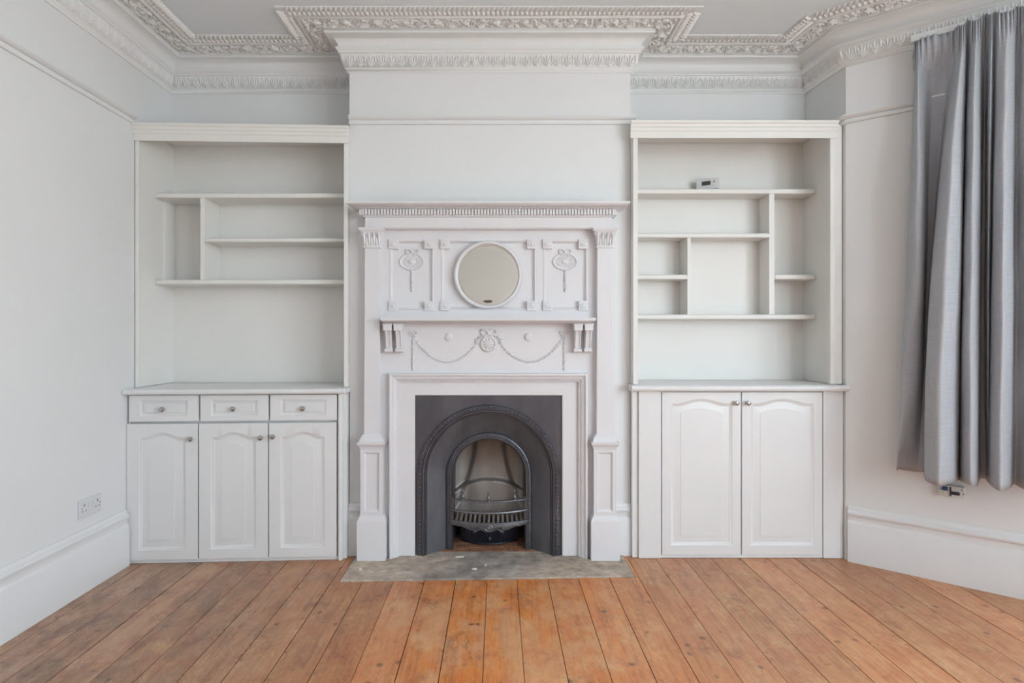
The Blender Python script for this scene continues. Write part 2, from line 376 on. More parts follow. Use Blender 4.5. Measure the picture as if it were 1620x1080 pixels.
# ------------------------------------------------------------------ floor
HX0, HX1 = -.77, .678; HYL, HYR = 2.793, 2.850; HBACK = 3.17
m = M(); edges = []
x = -.056-.1505*13
while x < 3.2: edges.append(x); x += .1505
edges = [q+random.uniform(-.003, .003) for q in edges]
def plank(x0, x1, y0, y1):
    g = .0010+random.random()*.0015
    z = random.uniform(-.0008, .0004)
    m.box(x0+g, x1-g, y0+.001, y1-.001, -.016, z)
for x0, x1 in zip(edges, edges[1:]):
    xm = (x0+x1)/2
    def lim(xa): # where a board stops at the hearth
        return HYL-.004+(HYR-HYL)*(xa-HX0)/(HX1-HX0)
    cuts = [REAR]
    if abs(xm+1.78) < .08: cuts += [2.735]
    elif abs(xm+1.48) < .08: cuts += [2.10]
    elif random.random() < .5: cuts += [random.uniform(-.8, 1.2)]
    cuts.append(BWY)
    for a, bb in zip(cuts, cuts[1:]):
        if bb < BWY or x1 < HX0 or x0 > HX1: plank(x0, x1, a, bb)
        else:
            plank(x0, x1, a, lim(min(max(xm, HX0), HX1)))
            if x0 < HX0: plank(x0, HX0-.002, lim(HX0)-.001, bb)
            if x1 > HX1: plank(HX1+.002, x1, lim(HX1)-.001, bb)
m.cur = 1; m.box(-2.1, 3.3, REAR-.1, BWY+.3, -.06, -.017)
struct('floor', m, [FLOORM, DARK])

# ------------------------------------------------------------------ walls and ceiling
struct('ceiling', M().box(-2.1, 3.3, REAR-.15, BWY+.3, CEIL, CEIL+.12), PCEIL)
struct('wall_left', M().box(LWX-.14, LWX, REAR-.15, BWY+.3, -.05, CEIL), PWALL)
m = M(); m.box(LWX, BRL, BWY, BWY+.15, -.05, CEIL); m.box(BRR, 2.05, BWY, BWY+.15, -.05, CEIL); struct('wall_back', m, PWALL)
OX0, OX1, OZ = -.455, .352, .87
m = M()
m.box(BRL, OX0, BRY, 3.70, -.05, CEIL); m.box(OX1, BRR, BRY, 3.70, -.05, CEIL); m.box(OX0, OX1, BRY, 3.70, OZ, CEIL)
m.box(OX0, OX1, 3.60, 3.70, -.05, OZ); m.box(OX0, OX1, BRY+.02, 3.62, -.05, -.03)
struct('wall_chimney', m, PWALL)
def wallseg(m, A, B, th, holes=()):
    A = V(A); B = V(B); d = (B-A).normalized(); n = V((-d.y, d.x)); ln = (B-A).length
    def pr(t0, t1, z0, z1):
        q = [A+d*t0, A+d*t1, A+d*t1+n*th, A+d*t0+n*th]
        m.loft([[(p.x, p.y, z0) for p in q], [(p.x, p.y, z1) for p in q]], True, True, True)
    t = 0
    for (t0, t1, z0, z1) in holes:
        pr(t, t0, -.05, CEIL)
        if z0 > 0: pr(t0, t1, -.05, z0)
        pr(t0, t1, z1, CEIL); t = t1
    pr(t, ln, -.05, CEIL)
m = M(); wallseg(m, (1.825, BWY+.02), BA, .15)
wallseg(m, B3, (1.852, REAR-.15), .15); struct('wall_right', m, PWALL)
fw = (B1-B2).length; nw = (B3-B2).length
m = M(); wallseg(m, BA, B1, .15, [(.70, 1.30, WZ0, WZ1)]); struct('wall_bay_far', m, PWALL)
m = M(); wallseg(m, B1, B2, .15, [(1.12, fw-.12, WZ0, WZ1)]); struct('wall_bay_front', m, PWALL)
m = M(); wallseg(m, B2, B3, .15, [(.15, nw-.48, WZ0, WZ1)]); struct('wall_bay_near', m, PWALL)
m = M(); wallseg(m, (1.852, REAR), (LWX-.1, REAR), .15, [(1.852+1.0, 1.852+1.72, 0, 2.15)]); struct('wall_rear', m, PWALL)

def window(name, A, B, t0, t1, mull):
    A = V(A); B = V(B); d = (B-A).normalized(); n = V((-d.y, d.x)); m = M(); g = M()
    def bar(mm, a, b_, z0, z1, o0, o1):
        q = [A+d*a+n*o0, A+d*b_+n*o0, A+d*b_+n*o1, A+d*a+n*o1]
        mm.loft([[(p.x, p.y, z0) for p in q], [(p.x, p.y, z1) for p in q]], True, True, True)
    bar(m, t0, t0+.06, WZ0, WZ1, .05, .12); bar(m, t1-.06, t1, WZ0, WZ1, .05, .12)
    bar(m, t0, t1, WZ0, WZ0+.08, .05, .12); bar(m, t0, t1, WZ1-.06, WZ1, .05, .12)
    zm = (WZ0+WZ1)/2+.1; bar(m, t0, t1, zm-.025, zm+.025, .05, .12)
    for q in mull: bar(m, q-.05, q+.05, WZ0, WZ1, .05, .12)
    bar(m, t0-.06, t1+.06, WZ0-.04, WZ0, -.05, .05)
    o = struct(name, m, PWOOD, None, .004)
    bar(g, t0+.05, t1-.05, WZ0+.06, WZ1-.05, .083, .087); struct('glass', g, GLASS, o)
window('window_1', BA, B1, .70, 1.30, [])
window('window_2', B1, B2, 1.12, fw-.12, [1.12+(fw-1.24)*.33, 1.12+(fw-1.24)*.67])
window('window_3', B2, B3, .15, nw-.48, [])
# panelled door in the rear wall (behind the camera)
m = M(); dx0, dx1 = -1.72, -1.0
for a, bb in ((dx0, dx0+.06), (dx1-.06, dx1)): m.box(a, bb, REAR-.10, REAR-.03, 0, 2.15)
m.box(dx0, dx1, REAR-.10, REAR-.03, 2.09, 2.15)
a, bb = dx0+.062, dx1-.062
m.box(a, bb, REAR-.085, REAR-.06, .01, 2.087)
for q0, q1 in ((a, a+.09), (bb-.09, bb)): m.box(q0, q1, REAR-.06, REAR-.045, .01, 2.087)
for z0, z1 in ((.01, .24), (.92, 1.08), (1.96, 2.087)): m.box(a+.09, bb-.09, REAR-.06, REAR-.045, z0, z1)
struct('door_1', m, PWOOD, None, .003)

# ------------------------------------------------------------------ cornice
ROOM = [V((LWX, -1.2)), V((LWX, BWY)), V((BRL, BWY)), V((BRL, BRY)), V((BRR, BRY)), V((BRR, BWY)), V((1.825, BWY)), BA, B1, B2]
prof = [(-.01, 2.632), (.008, 2.632), (.010, 2.640), (.017, 2.644), (.019, 2.650), (.016, 2.655), (.020, 2.657), (.040, 2.720), (.047, 2.722), (.047, 2.729),
        (.052, 2.733), (.060, 2.739), (.060, 2.750), (.048, 2.751)]
for k in range(0, 9):
    a = pi/2*k/8; prof.append((.098-.050*cos(a), 2.753+.046*sin(a)))
prof += [(.106, 2.799), (.109, 2.803), (.109, 2.809), (.105, 2.812), (.111, 2.816), (.116, 2.8245), (.205, 2.8245), (.207, 2.817), (.211, 2.8145), (.219, 2.8145), (.224, 2.818), (.225, 2.8245),
         (.296, 2.8245), (.300, 2.84), (-.01, 2.84)]
cm = M().sweep(ROOM, prof)
def seg_runs(path, p):
    """straight runs of the path offset inward by p"""
    D = [(b-a).normalized() for a, b in zip(path, path[1:])]; NN = [V((d.y, -d.x)) for d in D]; pts = []
    for i, q in enumerate(path):
        if i == 0: mm = NN[0]
        elif i == len(path)-1: mm = NN[-1]
        else: mm = (NN[i-1]+NN[i])/(1+NN[i-1].dot(NN[i]))
        pts.append(q+mm*p)
    return [(pts[i], pts[i+1], D[i], NN[i]) for i in range(len(D))]
VIS = lambda p: p.y > .9 and p.x < 2.75
UP = V((0, 0, 1)); DN = V((0, 0, -1))
# broad acanthus band on the ceiling
for A, B, d, n in seg_runs(ROOM, .160):
    ln = (B-A).length; cnt = max(1, round(ln/.078)); st = ln/cnt; D3 = V((d.x, d.y, 0)); N3 = V((n.x, n.y, 0))
    for i in range(cnt):
        c2 = A+d*(st*(i+.5))
        if not VIS(c2): continue
        c = V((c2.x, c2.y, 2.8235)); sg = 1 if i % 2 else -1
        base = c-D3*.032-N3*(.020*sg)
        for ang, Ln, off in ((8, .052, 0), (38, .046, .006), (70, .034, .012), (-24, .044, .004), (-62, .03, .01), (112, .026, .015)):
            a = radians(ang+random.uniform(-9, 9))*sg
            u = D3*cos(a)+N3*sin(a)
            cm.leaf(base+D3*off, u, DN, Ln*random.uniform(.9, 1.1), .017, .013, .25*sg)
        for ang, Ln in ((150, .024), (205, .026), (20, .024), (-30, .022)):
            a = radians(ang+random.uniform(-12, 12)); u = D3*cos(a)+N3*sin(a)
            cm.leaf(c+D3*.018+N3*(.024*sg), u, DN, Ln, .013, .011)
        cm.dome(c+D3*.018+N3*(.022*sg), DN, .007, .014, 8, 2)
        cm.dome(base, DN, .006, .011, 8, 2)
# filling foliage between the scrolls
for p0 in (.124, .142, .160, .178, .196):
    for A, B, d, n in seg_runs(ROOM, p0):
        ln = (B-A).length; cnt = max(1, round(ln/.0235)); st = ln/cnt; D3 = V((d.x, d.y, 0)); N3 = V((n.x, n.y, 0))
        for i in range(cnt):
            c2 = A+d*(st*(i+random.uniform(.2, .8)))
            if not VIS(c2): continue
            a = random.uniform(0, 2*pi); u = D3*cos(a)+N3*sin(a); Ln = random.uniform(.020, .032)
            if (p0 < .13 and u.dot(N3) < 0) or (p0 > .19 and u.dot(N3) > 0): u = u-N3*(2*u.dot(N3))
            cm.leaf(V((c2.x, c2.y, 2.8240))-u*(Ln*.3), u, DN, Ln, Ln*.46, random.uniform(.007, .012), random.uniform(-.3, .3))
# narrow double leaf band
for row, (p0, Ln, dirn) in enumerate(((.231, .034, 1), (.262, .043, 1))):
    for A, B, d, n in seg_runs(ROOM, p0):
        ln = (B-A).length; cnt = max(1, round(ln/.0245)); st = ln/cnt; D3 = V((d.x, d.y, 0)); N3 = V((n.x, n.y, 0))
        for i in range(cnt):
            c2 = A+d*(st*(i+(.5 if row else .02)))
            if VIS(c2): cm.leaf((c2.x, c2.y, 2.8240), N3+D3*(.35 if row else -.35), DN, Ln, .020, .011)
# frieze of palmettes on the lower moulding
slope = V((.020, .063)).normalized()
for A, B, d, n in seg_runs(ROOM, .0205):
    ln = (B-A).length
    if ln < .02: continue
    cnt = max(1, round(ln/.056)); st = ln/cnt; D3 = V((d.x, d.y, 0)); N3 = V((n.x, n.y, 0))
    U = (N3*slope.x+UP*slope.y).normalized(); NO = (N3*slope.y-UP*slope.x).normalized()
    for i in range(cnt):
        c2 = A+d*(st*(i+.5))
        if not VIS(c2): continue
        c = V((c2.x, c2.y, 2.6580))
        for ang, Ln in ((0, .054), (34, .046), (-34, .046), (64, .03), (-64, .03)):
            a = radians(ang); cm.leaf(c+U*.006, U*cos(a)+D3*sin(a), NO, Ln, .012, .009, .22*(1 if ang > 0 else -1 if ang < 0 else 0))
        cm.dome(c+U*.007, NO, .007, .010, 8, 2)
        e_ = c+D3*(st*.5)
        cm.leaf(e_+U*.060, -U, NO, .036, .012, .008); cm.dome(e_+U*.052, NO, .005, .009, 7, 2); cm.dome(e_+U*.012, NO, .004, .007, 7, 2)
struct('trim_1', cm, PPLAS, angle=50)
# picture rails
PR = lambda z: [(-.008, z-.022), (.012, z-.022), (.016, z-.014), (.016, z-.009), (.009, z-.007), (.009, z+.000), (.020, z+.002), (.027, z+.008), (.033, z+.014), (.033, z+.021), (.016, z+.024), (-.008, z+.026)]
struct('trim_2', M().sweep([(LWX, REAR), (LWX, 3.05)], PR(2.345)), PWALL)
struct('trim_3', M().sweep([(BRL, BRY+.0), (BRR, BRY), (BRR, BRY+.04)], PR(2.372)), PWALL)
struct('trim_4', M().sweep([(1.844, 3.13), BA, B1], PR(2.350)), PWALL)
# skirtings
SK = [(-.01, 0.0), (.022, 0), (.022, .205), (.019, .212), (.013, .218), (.012, .243), (.014, .247), (.021, .250), (.023, .260), (.019, .268), (.012, .272), (.010, .285), (.006, .291), (-.01, .292)]
struct('baseboard_left', M().sweep([(LWX, REAR), (LWX, 2.992)], SK), PSKIRT)
struct('baseboard_right', M().sweep([BA+BD*.012, B1, B2], SK), PSKIRT)
SKs = [(p, z*.97) for p, z in SK]
m = M().sweep([(BRL, BRY), (-.740, BRY)], SKs); m.sweep([(.640, BRY), (BRR, BRY)], SKs); struct('baseboard_chimney', m, PSKIRT)

# ------------------------------------------------------------------ joinery helpers
def raised_panel(m, x0, x1, z0, z1, y, th, px0, px1, pz0, pzs, rise, fin, shoulder=.80, arch=True):
    """door or drawer leaf facing -y with an arched raised panel"""
    n = 25
    def chain(ins, sh, rs, shape):
        a, b_ = px0+ins, px1-ins; zz = pzs-ins; pts = []
        for k in range(n):
            u = -1+2*k/(n-1); x = (a+b_)/2+(b_-a)/2*u
            if shape == 'ogee': q = 0 if abs(u) >= sh else (.5+.5*cos(pi*u/sh))**.72
            else: q = (1-u*u)
            pts.append((x, zz+rs*q))
        return a, b_, pz0+ins, pts
    def loop(ins, yy, sh=shoulder, rs=rise, shape='ogee', drop=0):
        a, b_, zb, pts = chain(ins, sh, rs, shape)
        return [V((a, yy, zb)), V((b_, yy, zb))]+[V((x, yy, z-drop)) for x, z in reversed(pts)]
    l0 = loop(0, y)
    # flat frame
    a, b_, zb, pts = chain(0, shoulder, rise, 'ogee')
    m.poly([(x0, y, z0), (x1, y, z0), (b_, y, zb), (a, y, zb)])
    m.poly([(x1, y, z0), (x1, y, z1), (b_, y, z1), (b_, y, pts[-1][1]), (b_, y, zb)])
    m.poly([(x0, y, z0), (a, y, zb), (a, y, pts[0][1]), (a, y, z1), (x0, y, z1)])
    for (xa, za), (xb, zb_) in zip(pts, pts[1:]): m.poly([(xa, y, za), (xb, y, zb_), (xb, y, z1), (xa, y, z1)])
    loops = [l0, loop(.004, y+.0035), loop(.011, y+.0055), loop(.015, y+.0085), loop(.020, y+.0085)]
    loops += [loop(fin-.004, y+.0022, .96, rise*.95, 'arc'), loop(fin-.001, y+.0022, .96, rise*.95, 'arc'), loop(fin, y+.0004, .96, rise*.95, 'arc')]
    m.loft(loops, True, False, True)
    # edges and back
    for q in (((x0, z0), (x1, z0)), ((x1, z0), (x1, z1)), ((x1, z1), (x0, z1)), ((x0, z1), (x0, z0))):
        (xa, za), (xb, zb_) = q; m.poly([(xa, y, za), (xb, y, zb_), (xb, y+th, zb_), (xa, y+th, za)])
    m.poly([(x0, y+th, z0), (x1, y+th, z0), (x1, y+th, z1), (x0, y+th, z1)])
    # merge doubled vertices
    key = {}; remap = []; nv = []
    for p in m.v:
        k = (round(p.x, 5), round(p.y, 5), round(p.z, 5))
        if k not in key: key[k] = len(nv); nv.append(p)
        remap.append(key[k])
    m.v = nv; fs = []; mi = []
    for f, i in zip(m.f, m.mi):
        g = []
        for q in (remap[j] for j in f):
            if not g or g[-1] != q: g.append(q)
        if len(g) > 1 and g[0] == g[-1]: g.pop()
        if len(g) > 2: fs.append(tuple(g)); mi.append(i)
    m.f, m.mi = fs, mi
    return m
def knob_mesh(c):
    m = M(); m.lathe(c, (0, -1, 0), [(.0085, -.001), (.0085, .003), (.0055, .005), (.005, .010), (.009, .014), (.0132, .018), (.0138, .022), (.0115, .027), (.006, .0295), (.001, .030)], 20)
    return m
def nosed(m, x0, x1, yf, yb, z0, z1, rnd_l=True, rnd_r=True, r=.02):
    """worktop with a half round nose"""
    h = (z1-z0)/2; zc = (z0+z1)/2; loops = []
    prof = [(0, z0), ]
    pr = [(yb, z0)]+[(yf+h-h*sin(a), zc-h*cos(a)) for a in [pi*k/8 for k in range(9)]]+[(yb, z1)]
    m.loft([[(x, y, z) for y, z in pr] for x in (x0, x1)], True, True, True)

# ------------------------------------------------------------------ left alcove unit
LX0 = LWX; LSL = .053; LYF = 3.0
def lx(px): r = (px-CXP)/F; return r*(LYF-LSL*LX0)/(1-LSL*r)
def lshear(p):
    wgt = max(0, min(1.3, (BWY-p.y)/(BWY-LYF))); return (p.x, p.y+LSL*(p.x-LX0)*wgt, p.z)
cab = thing('base_cabinet', 'white base cabinet with three drawers over three arched doors, left of the fireplace', 'cabinet', (-1.38, 3.2, 0))
def lpart(name, mm, mats, parent, bevel=0, at=None, label=None):
    mm.warp(lshear); return part(name, mm, mats, parent, bevel, lshear(V(at)) if at is not None else None, label)
xl, xr = LX0+.004, lx(541.5)
m = M()
m.box(xl+.004, lx(202.5), LYF+.006, LYF+.03, .0, .888)                # left filler
m.box(lx(202.5), lx(534), LYF+.030, LYF+.06, .0, .888)                # face behind the fronts
m.box(xl+.02, xr-.006, LYF+.06, BWY-.006, .0, .886)
m.box(lx(202.5), lx(534), LYF+.014, LYF+.034, 0.001, .021)            # plinth strip
m.box(xr+.001, BRL-.0005, LYF+.03, LYF+.08, .001, .886); lpart('carcass', m, PWOOD, cab, .0015)
m = M(); r_ = (lx(541.5)-lx(534.3))/2; xc = lx(538)
pts = [(xc-r_, LYF+.05), (xc-r_, LYF+.004), (xc-r_*.6, LYF-.006), (xc, LYF-.009), (xc+r_*.6, LYF-.006), (xc+r_, LYF+.004), (xc+r_, LYF+.05)]
m.loft([[(a, b_, z) for a, b_ in pts] for z in (0.002, .888)], True, True, True); lpart('end_post', m, PWOOD, cab)
doors = [(200.5, 312.5, 303.5, 692), (315, 423.6, 414, 691), (425.6, 532, 433, 689.5)]
for a, b_, kx, ky in doors:
    x0, x1 = lx(a), lx(b_); m = M()
    raised_panel(m, x0, x1, .023, .735, LYF, .02, x0+.060, x1-.062, .072, .662, .026, .056)
    d = lpart('door', m, PWOOD, cab, 0, (x0, LYF, .02))
    kz = PZ(ky, LYF+.05)
    lpart('knob', knob_mesh((lx(kx), LYF, kz)), CHROME, d, 0, (lx(kx), LYF, kz), 'small chrome knob')
for a, b_, kx in ((204.3, 313.8, 259), (317, 424.4, 370.5), (427.4, 532.6, 480)):
    x0, x1 = lx(a), lx(b_); m = M()
    raised_panel(m, x0, x1, .748, .884, LYF, .02, x0+.055, x1-.055, .775, .858, .0, .022)
    d = lpart('drawer', m, PWOOD, cab, 0, (x0, LYF, .75))
    lpart('knob', knob_mesh((lx(kx), LYF, .812)), CHROME, d, 0, (lx(kx), LYF, .812), 'small chrome knob')
m = M(); nosed(m, LX0+.003, lx(548)+.002, LYF-.042, BWY-.004, .8895, .919); m.warp(lshear)
solo('worktop', m, PWOOD, 'white round-nosed worktop on the cabinet with three drawers', 'worktop', (-1.38, 3.2, .8895), bevel=.004)

# left bookcase
bk = thing('bookcase', 'white open bookcase left of the chimney breast, with one tall divider between its shelves', 'bookcase', (-1.38, 3.25, .9195))
BF = 3.062
def bshear(p): wgt = max(0, min(1, (BWY-p.y)/(BWY-BF))); return (p.x, p.y+.04*(p.x-LX0)*wgt, p.z)
def bpart(name, mm, mats, parent=bk, bevel=.002):
    mm.warp(bshear); return part(name, mm, mats, parent, bevel)
xl = LX0+.012; xr = BRL-.0008
bpart('side_panel', M().box(LX0+.004, xl+.010, BF+.004, BWY-.003, .9205, 2.316), PSHELF)
bpart('side_panel', M().box(PX(543.2, 3.10), xr, BF+.0, BWY-.003, .9205, 2.316), PSHELF)
bpart('back_panel', M().box(xl+.010, PX(543.2, 3.10), BWY-.010, BWY-.002, .9205, 2.316), PSHELF, bevel=0)
def cornice_board(x0, x1, yf, yb, z0, z1, f=.42):
    h = z1-z0
    pr = [(yb, z0), (yf+.012, z0), (yf+.012, z1-h*.62), (yf+.009, z1-h*.58), (yf+.009, z1-h*.40), (yf+.004, z1-h*.36), (yf+.003, z1-h*.22), (yf-.003, z1-h*.16), (yf-.004, z1), (yb, z1)]
    return M().loft([[(x, y, z) for y, z in pr] for x in (x0, x1)], True, True, True) and None
def cb(x0, x1, yf, yb, z0, z1):
    h = z1-z0; m = M()
    pr = [(yb, z0), (yf+.012, z0), (yf+.012, z1-h*.62), (yf+.008, z1-h*.57), (yf+.008, z1-h*.38), (yf+.003, z1-h*.34), (yf+.002, z1-h*.20), (yf-.005, z1-h*.12), (yf-.006, z1), (yb, z1)]
    m.loft([[(x, y, z) for y, z in pr] for x in (x0, x1)], True, True, True); return m
bpart('cornice', cb(LX0+.002, PX(550.5, 3.09), BF-.018, BF+.004, 2.237, 2.327), PSHELF, bevel=0)
bpart('top_board', M().box(LX0+.004, xr, BF+.0045, BWY-.003, 2.3165, 2.326), PSHELF, bevel=0)
SF = 3.215; xls = xl+.010; xrs = PX(543.2, 3.10)-.001
def shelf(mm, x0, x1, yf, yb, z0, z1): mm.box(x0, x1, yf, yb, z0, z1); return mm
for z0, z1, x0 in ((1.969, 1.996, xls), (1.722, 1.744, PX(322.5, SF)), (1.485, 1.511, xls)):
    part('shelf', shelf(M(), x0, xrs, SF, BWY-.011, z0, z1), PSHELF, bk, .005)
part('divider', M().box(PX(316, SF), PX(322.7, SF), SF+.004, BWY-.011, 1.511, 1.969), PSHELF, bk, .002)
part('side_batten', M().box(xls, xls+.014, 3.29, BWY-.011, 1.511, 1.969), PSHELF, bk, .002)

# ------------------------------------------------------------------ right alcove unit
RY = 3.085
cab2 = thing('base_cabinet', 'white base cabinet with two tall arched doors and no drawers, right of the fireplace', 'cabinet', (1.3, 3.25, 0))
rx = lambda px: PX(px, RY)
m = M(); m.box(rx(1010.5), rx(1046), RY, RY+.03, .001, .899); m.box(rx(1302.5), 1.8545, RY, RY+.03, .001, .899)
m.box(rx(1046), rx(1302.5), RY+.024, RY+.05, .001, .899); m.box(rx(1010.5)+.003, 1.815, RY+.05, BWY-.006, .001, .897)
m.box(rx(1046), rx(1302.5), RY+.006, RY+.026, .001, .018)
m.box(BRR+.0005, rx(1010.5)-.001, RY+.012, RY+.05, .001, .899); part('carcass', m, PWOOD, cab2, .0015)
for a, b_, kx in ((1047.5, 1172, 1163.2), (1174, 1301, 1181.7)):
    x0, x1 = rx(a), rx(b_); m = M()
    raised_panel(m, x0, x1, .021, .893, RY, .02, x0+.047, x1-.046, .070, .832, .026, .052)
    d = part('door', m, PWOOD, cab2, 0, (x0, RY, .02)); kz = PZ(637, RY)
    part('knob', knob_mesh((rx(kx), RY, kz)), CHROME, d, 0, (rx(kx), RY, kz), 'small chrome knob')
m = M(); nosed(m, BRR-.010, 1.855, RY-.040, BWY-.004, .9, .934)
def clipwall(p):  # the back right corner follows the alcove wall
    return (min(p.x, 1.848) if p.y < BRY-.0 else max(BRR+.003, min(p.x, 1.823)), p.y, p.z)
m = M(); h = .017; pr = [(BWY-.004, .9)]+[(RY-.042+h-h*sin(pi*k/8), .917-h*cos(pi*k/8)) for k in range(9)]+[(BWY-.004, .934)]
def wl(y): return BRR-.012 if y < 3.132 else BRR+.003
def wr(y): return 1.855 if y < 3.06 else 1.822
m.loft([[(xx_, y, z) for y, z in pr] for xx_ in (BRR+.003, 1.822)], True, True, True)
pr2 = [(3.132, .9)]+pr[1:-1]+[(3.132, .934)]; m.loft([[(xx_, y, z) for y, z in pr2] for xx_ in (BRR-.012, BRR+.003)], True, True, True)
pr3 = [(3.072, .9)]+pr[1:-1]+[(3.072, .934)]; m.loft([[(xx_, y, z) for y, z in pr3] for xx_ in (1.822, 1.866)], True, True, True)
solo('worktop', m, PWOOD, 'white round-nosed worktop on the cabinet with two tall doors', 'worktop', (1.3, 3.25, .9))

bk2 = thing('bookcase', 'white open bookcase right of the chimney breast, with staggered shelves and two dividers', 'bookcase', (1.27, 3.25, .9345))
RF = 3.08; x0b, x1b = PX(1000.5, RF), PX(1321.5, RF)
part('side_panel', M().box(BRR+.001, PX(1009.2, RF), RF, BWY-.003, .9355, 2.333), PSHELF, bk2, .003)
m = M(); m.box(PX(1313.5, RF), x1b, RF, RF+.03, .9355, 2.333); m.box(1.806, 1.8235, RF+.03, BWY-.003, .9355, 2.333); m.box(x1b+.001, 1.852, RF+.010, RF+.035, .9355, 2.333); part('side_panel', m, PSHELF, bk2, .003)
part('back_panel', M().box(PX(1009.2, RF), 1.806, BWY-.010, BWY-.002, .9355, 2.333), PSHELF, bk2)
part('cornice', cb(PX(998.5, RF-.02), PX(1327, RF-.02), RF-.018, RF-.0005, 2.256, 2.344), PSHELF, bk2)
part('top_board', M().box(x0b+.012, 1.8225, RF, BWY-.003, 2.334, 2.3435), PSHELF, bk2)
SR = 3.262; sx = lambda px: PX(px, SR); xa = PX(1009.2, RF); xb_ = 1.806; D1a, D1b = sx(1217.3), sx(1226); D2a, D2b = sx(1087.8), sx(1093.5)
for z0, z1, q0, q1 in ((2.004, 2.032, xa, xb_), (1.754, 1.780, xa, D1a), (1.517, 1.544, xa, D2a), (1.517, 1.544, D1b, xb_), (1.290, 1.318, xa, xb_)):
    part('shelf', M().box(q0, q1, SR, BWY-.011, z0, z1), PSHELF, bk2, .006)
part('divider', M().box(D1a, D1b, SR+.004, BWY-.011, 1.318, 2.004), PSHELF, bk2, .002)
part('divider', M().box(D2a, D2b, SR+.004, BWY-.011, 1.318, 1.754), PSHELF, bk2, .002)

# ------------------------------------------------------------------ mantelpiece
CX = -.052; HZT = .006
mant = thing('mantelpiece', 'tall white painted mantelpiece with a round mirror, garlands and side pilasters', 'mantelpiece', (CX, 3.09, HZT))
BY = 3.10
def U(x): return CX+x
# backing board with three sunk panels
def backing():
    m = M(); z0, z1, pz0, pz1 = .985, 1.80, 1.337, 1.712; X0, X1 = -.684, .684
    R = [(-.533, -.297), (-.255, .255), (.297, .533)]; xs = [X0]
    for a, b_ in R: xs += [a, b_]
    xs.append(X1)
    def q(a, b_, c, d): m.poly([(U(a), BY, c), (U(b_), BY, c), (U(b_), BY, d), (U(a), BY, d)])
    q(X0, X1, z0, pz0); q(X0, X1, pz1, z1)
    for a, b_ in ((xs[0], xs[1]), (xs[2], xs[3]), (xs[4], xs[5]), (xs[6], xs[7])): q(a, b_, pz0, pz1)
    for a, b_ in R:
        def lp(i, y): return [V((U(a+i), y, pz0+i)), V((U(b_-i), y, pz0+i)), V((U(b_-i), y, pz1-i)), V((U(a+i), y, pz1-i))]
        m.loft([lp(0, BY), lp(.002, BY-.003), lp(.005, BY-.003), lp(.015, BY+.014), lp(.017, BY+.014)], True, False, True)
    m.box(U(-.56), U(.56), BY+.018, BRY-.001, z0, z1)
    m.box(U(X0), U(-.56), BY+.0002, BRY-.001, z0, z1); m.box(U(.56), U(X1), BY+.0002, BRY-.001, z0, z1)
    for s in (-1, 1):
        a, b_ = sorted((U(s*.525), U(s*.684))); m.box(a, b_, BY, BRY-.001, HZT, z0)
    return m
part('back_board', backing(), PMANT, mant)
# corner blocks with rosettes
for a, b_ in ((-.533, -.297), (-.255, .255), (.297, .533)):
    for X_, s in ((a, 1), (b_, -1)):
        for Z_ in (1.337, 1.712):
            sz = 1 if Z_ < 1.5 else -1; m = M(); w_ = .047
            x0, x1 = sorted((U(X_-.003*s), U(X_+s*w_))); z0, z1 = sorted((Z_-.004*sz, Z_+sz*w_))
            m.box(x0, x1, BY-.013, BY+.015, z0, z1); c = V(((x0+x1)/2, BY-.0125, (z0+z1)/2))
            m.lathe(c, (0, -1, 0), [(.019, 0), (.019, .003), (.016, .005), (.014, .003), (.010, .003), (.007, .006), (.001, .008)], 16)
            for k in range(6):
                an = k*pi/3; m.leaf(c+V((0, -.003, 0)), (cos(an), 0, sin(an)), (0, -1, 0), .015, .009, .004)
            part('corner_block', m, PMANT, mant, .002, c)
def bow(m, c, y, s):
    """ribbon bow on the face"""
    for sg in (-1, 1):
        pts = []
        for k in range(13):
            a = 2*pi*k/12; r = 1
            lx_ = sg*(.55-.55*cos(a))*s; lz = (.42*sin(a)+.30*(1-cos(a))*.5)*s
            pts.append((c[0]+lx_, y-.004, c[1]+lz))
        m.tube(pts, .16*s, 6)
        m.tube([(c[0], y-.003, c[1]), (c[0]+sg*.45*s, y-.004, c[1]-.30*s), (c[0]+sg*.75*s, y-.003, c[1]-.85*s)], [.15*s, .17*s, .08*s], 6)
    m.dome((c[0], y-.002, c[1]), (0, -1, 0), .22*s, .012, 10, 3)
def husk(m, pts, y, size, n=(0, -1, 0)):
    pts = [V((p[0], y, p[1])) for p in pts]
    for a, b_ in zip(pts, pts[1:]):
        d = (b_-a).normalized(); sd = d.cross(V((0, -1, 0))); ln = (b_-a).length
        m.leaf(a, d, n, ln*1.15, size, size*.75)
        for s in (-1, 1): m.leaf(a+sd*(s*size*.2), d+sd*(s*.55), n, ln*.75, size*.55, size*.5)
# oval medallions
for s in (-1, 1):
    m = M(); c = V((U(s*.415), BY+.014, 1.598)); yy = BY+.014; n = 36
    def ov(f, h): return [c+V((cos(2*pi*k/n)*.068*f, -h, sin(2*pi*k/n)*.047*f)) for k in range(n)]
    m.loft([ov(1, 0), ov(1, .006), ov(.96, .010), ov(.90, .010), ov(.86, .005), ov(.80, .003), ov(.30, .004), ov(.27, .008), ov(.10, .011)], True, False, True)
    for k in range(22):
        a = 2*pi*k/22; p = c+V((cos(a)*.022, -.0035, sin(a)*.015)); q = c+V((cos(a)*.055, -.0035, sin(a)*.0375)); m.leaf(p, q-p, (0, -1, 0), (q-p).length, .007, .004)
    bow(m, (c.x, c.z+.050), yy, .030)
    husk(m, [(c.x, c.z-.046-.013*k) for k in range(10)], yy, .017)
    part('medallion', m, PMANT, mant, 0, c, angle=55)
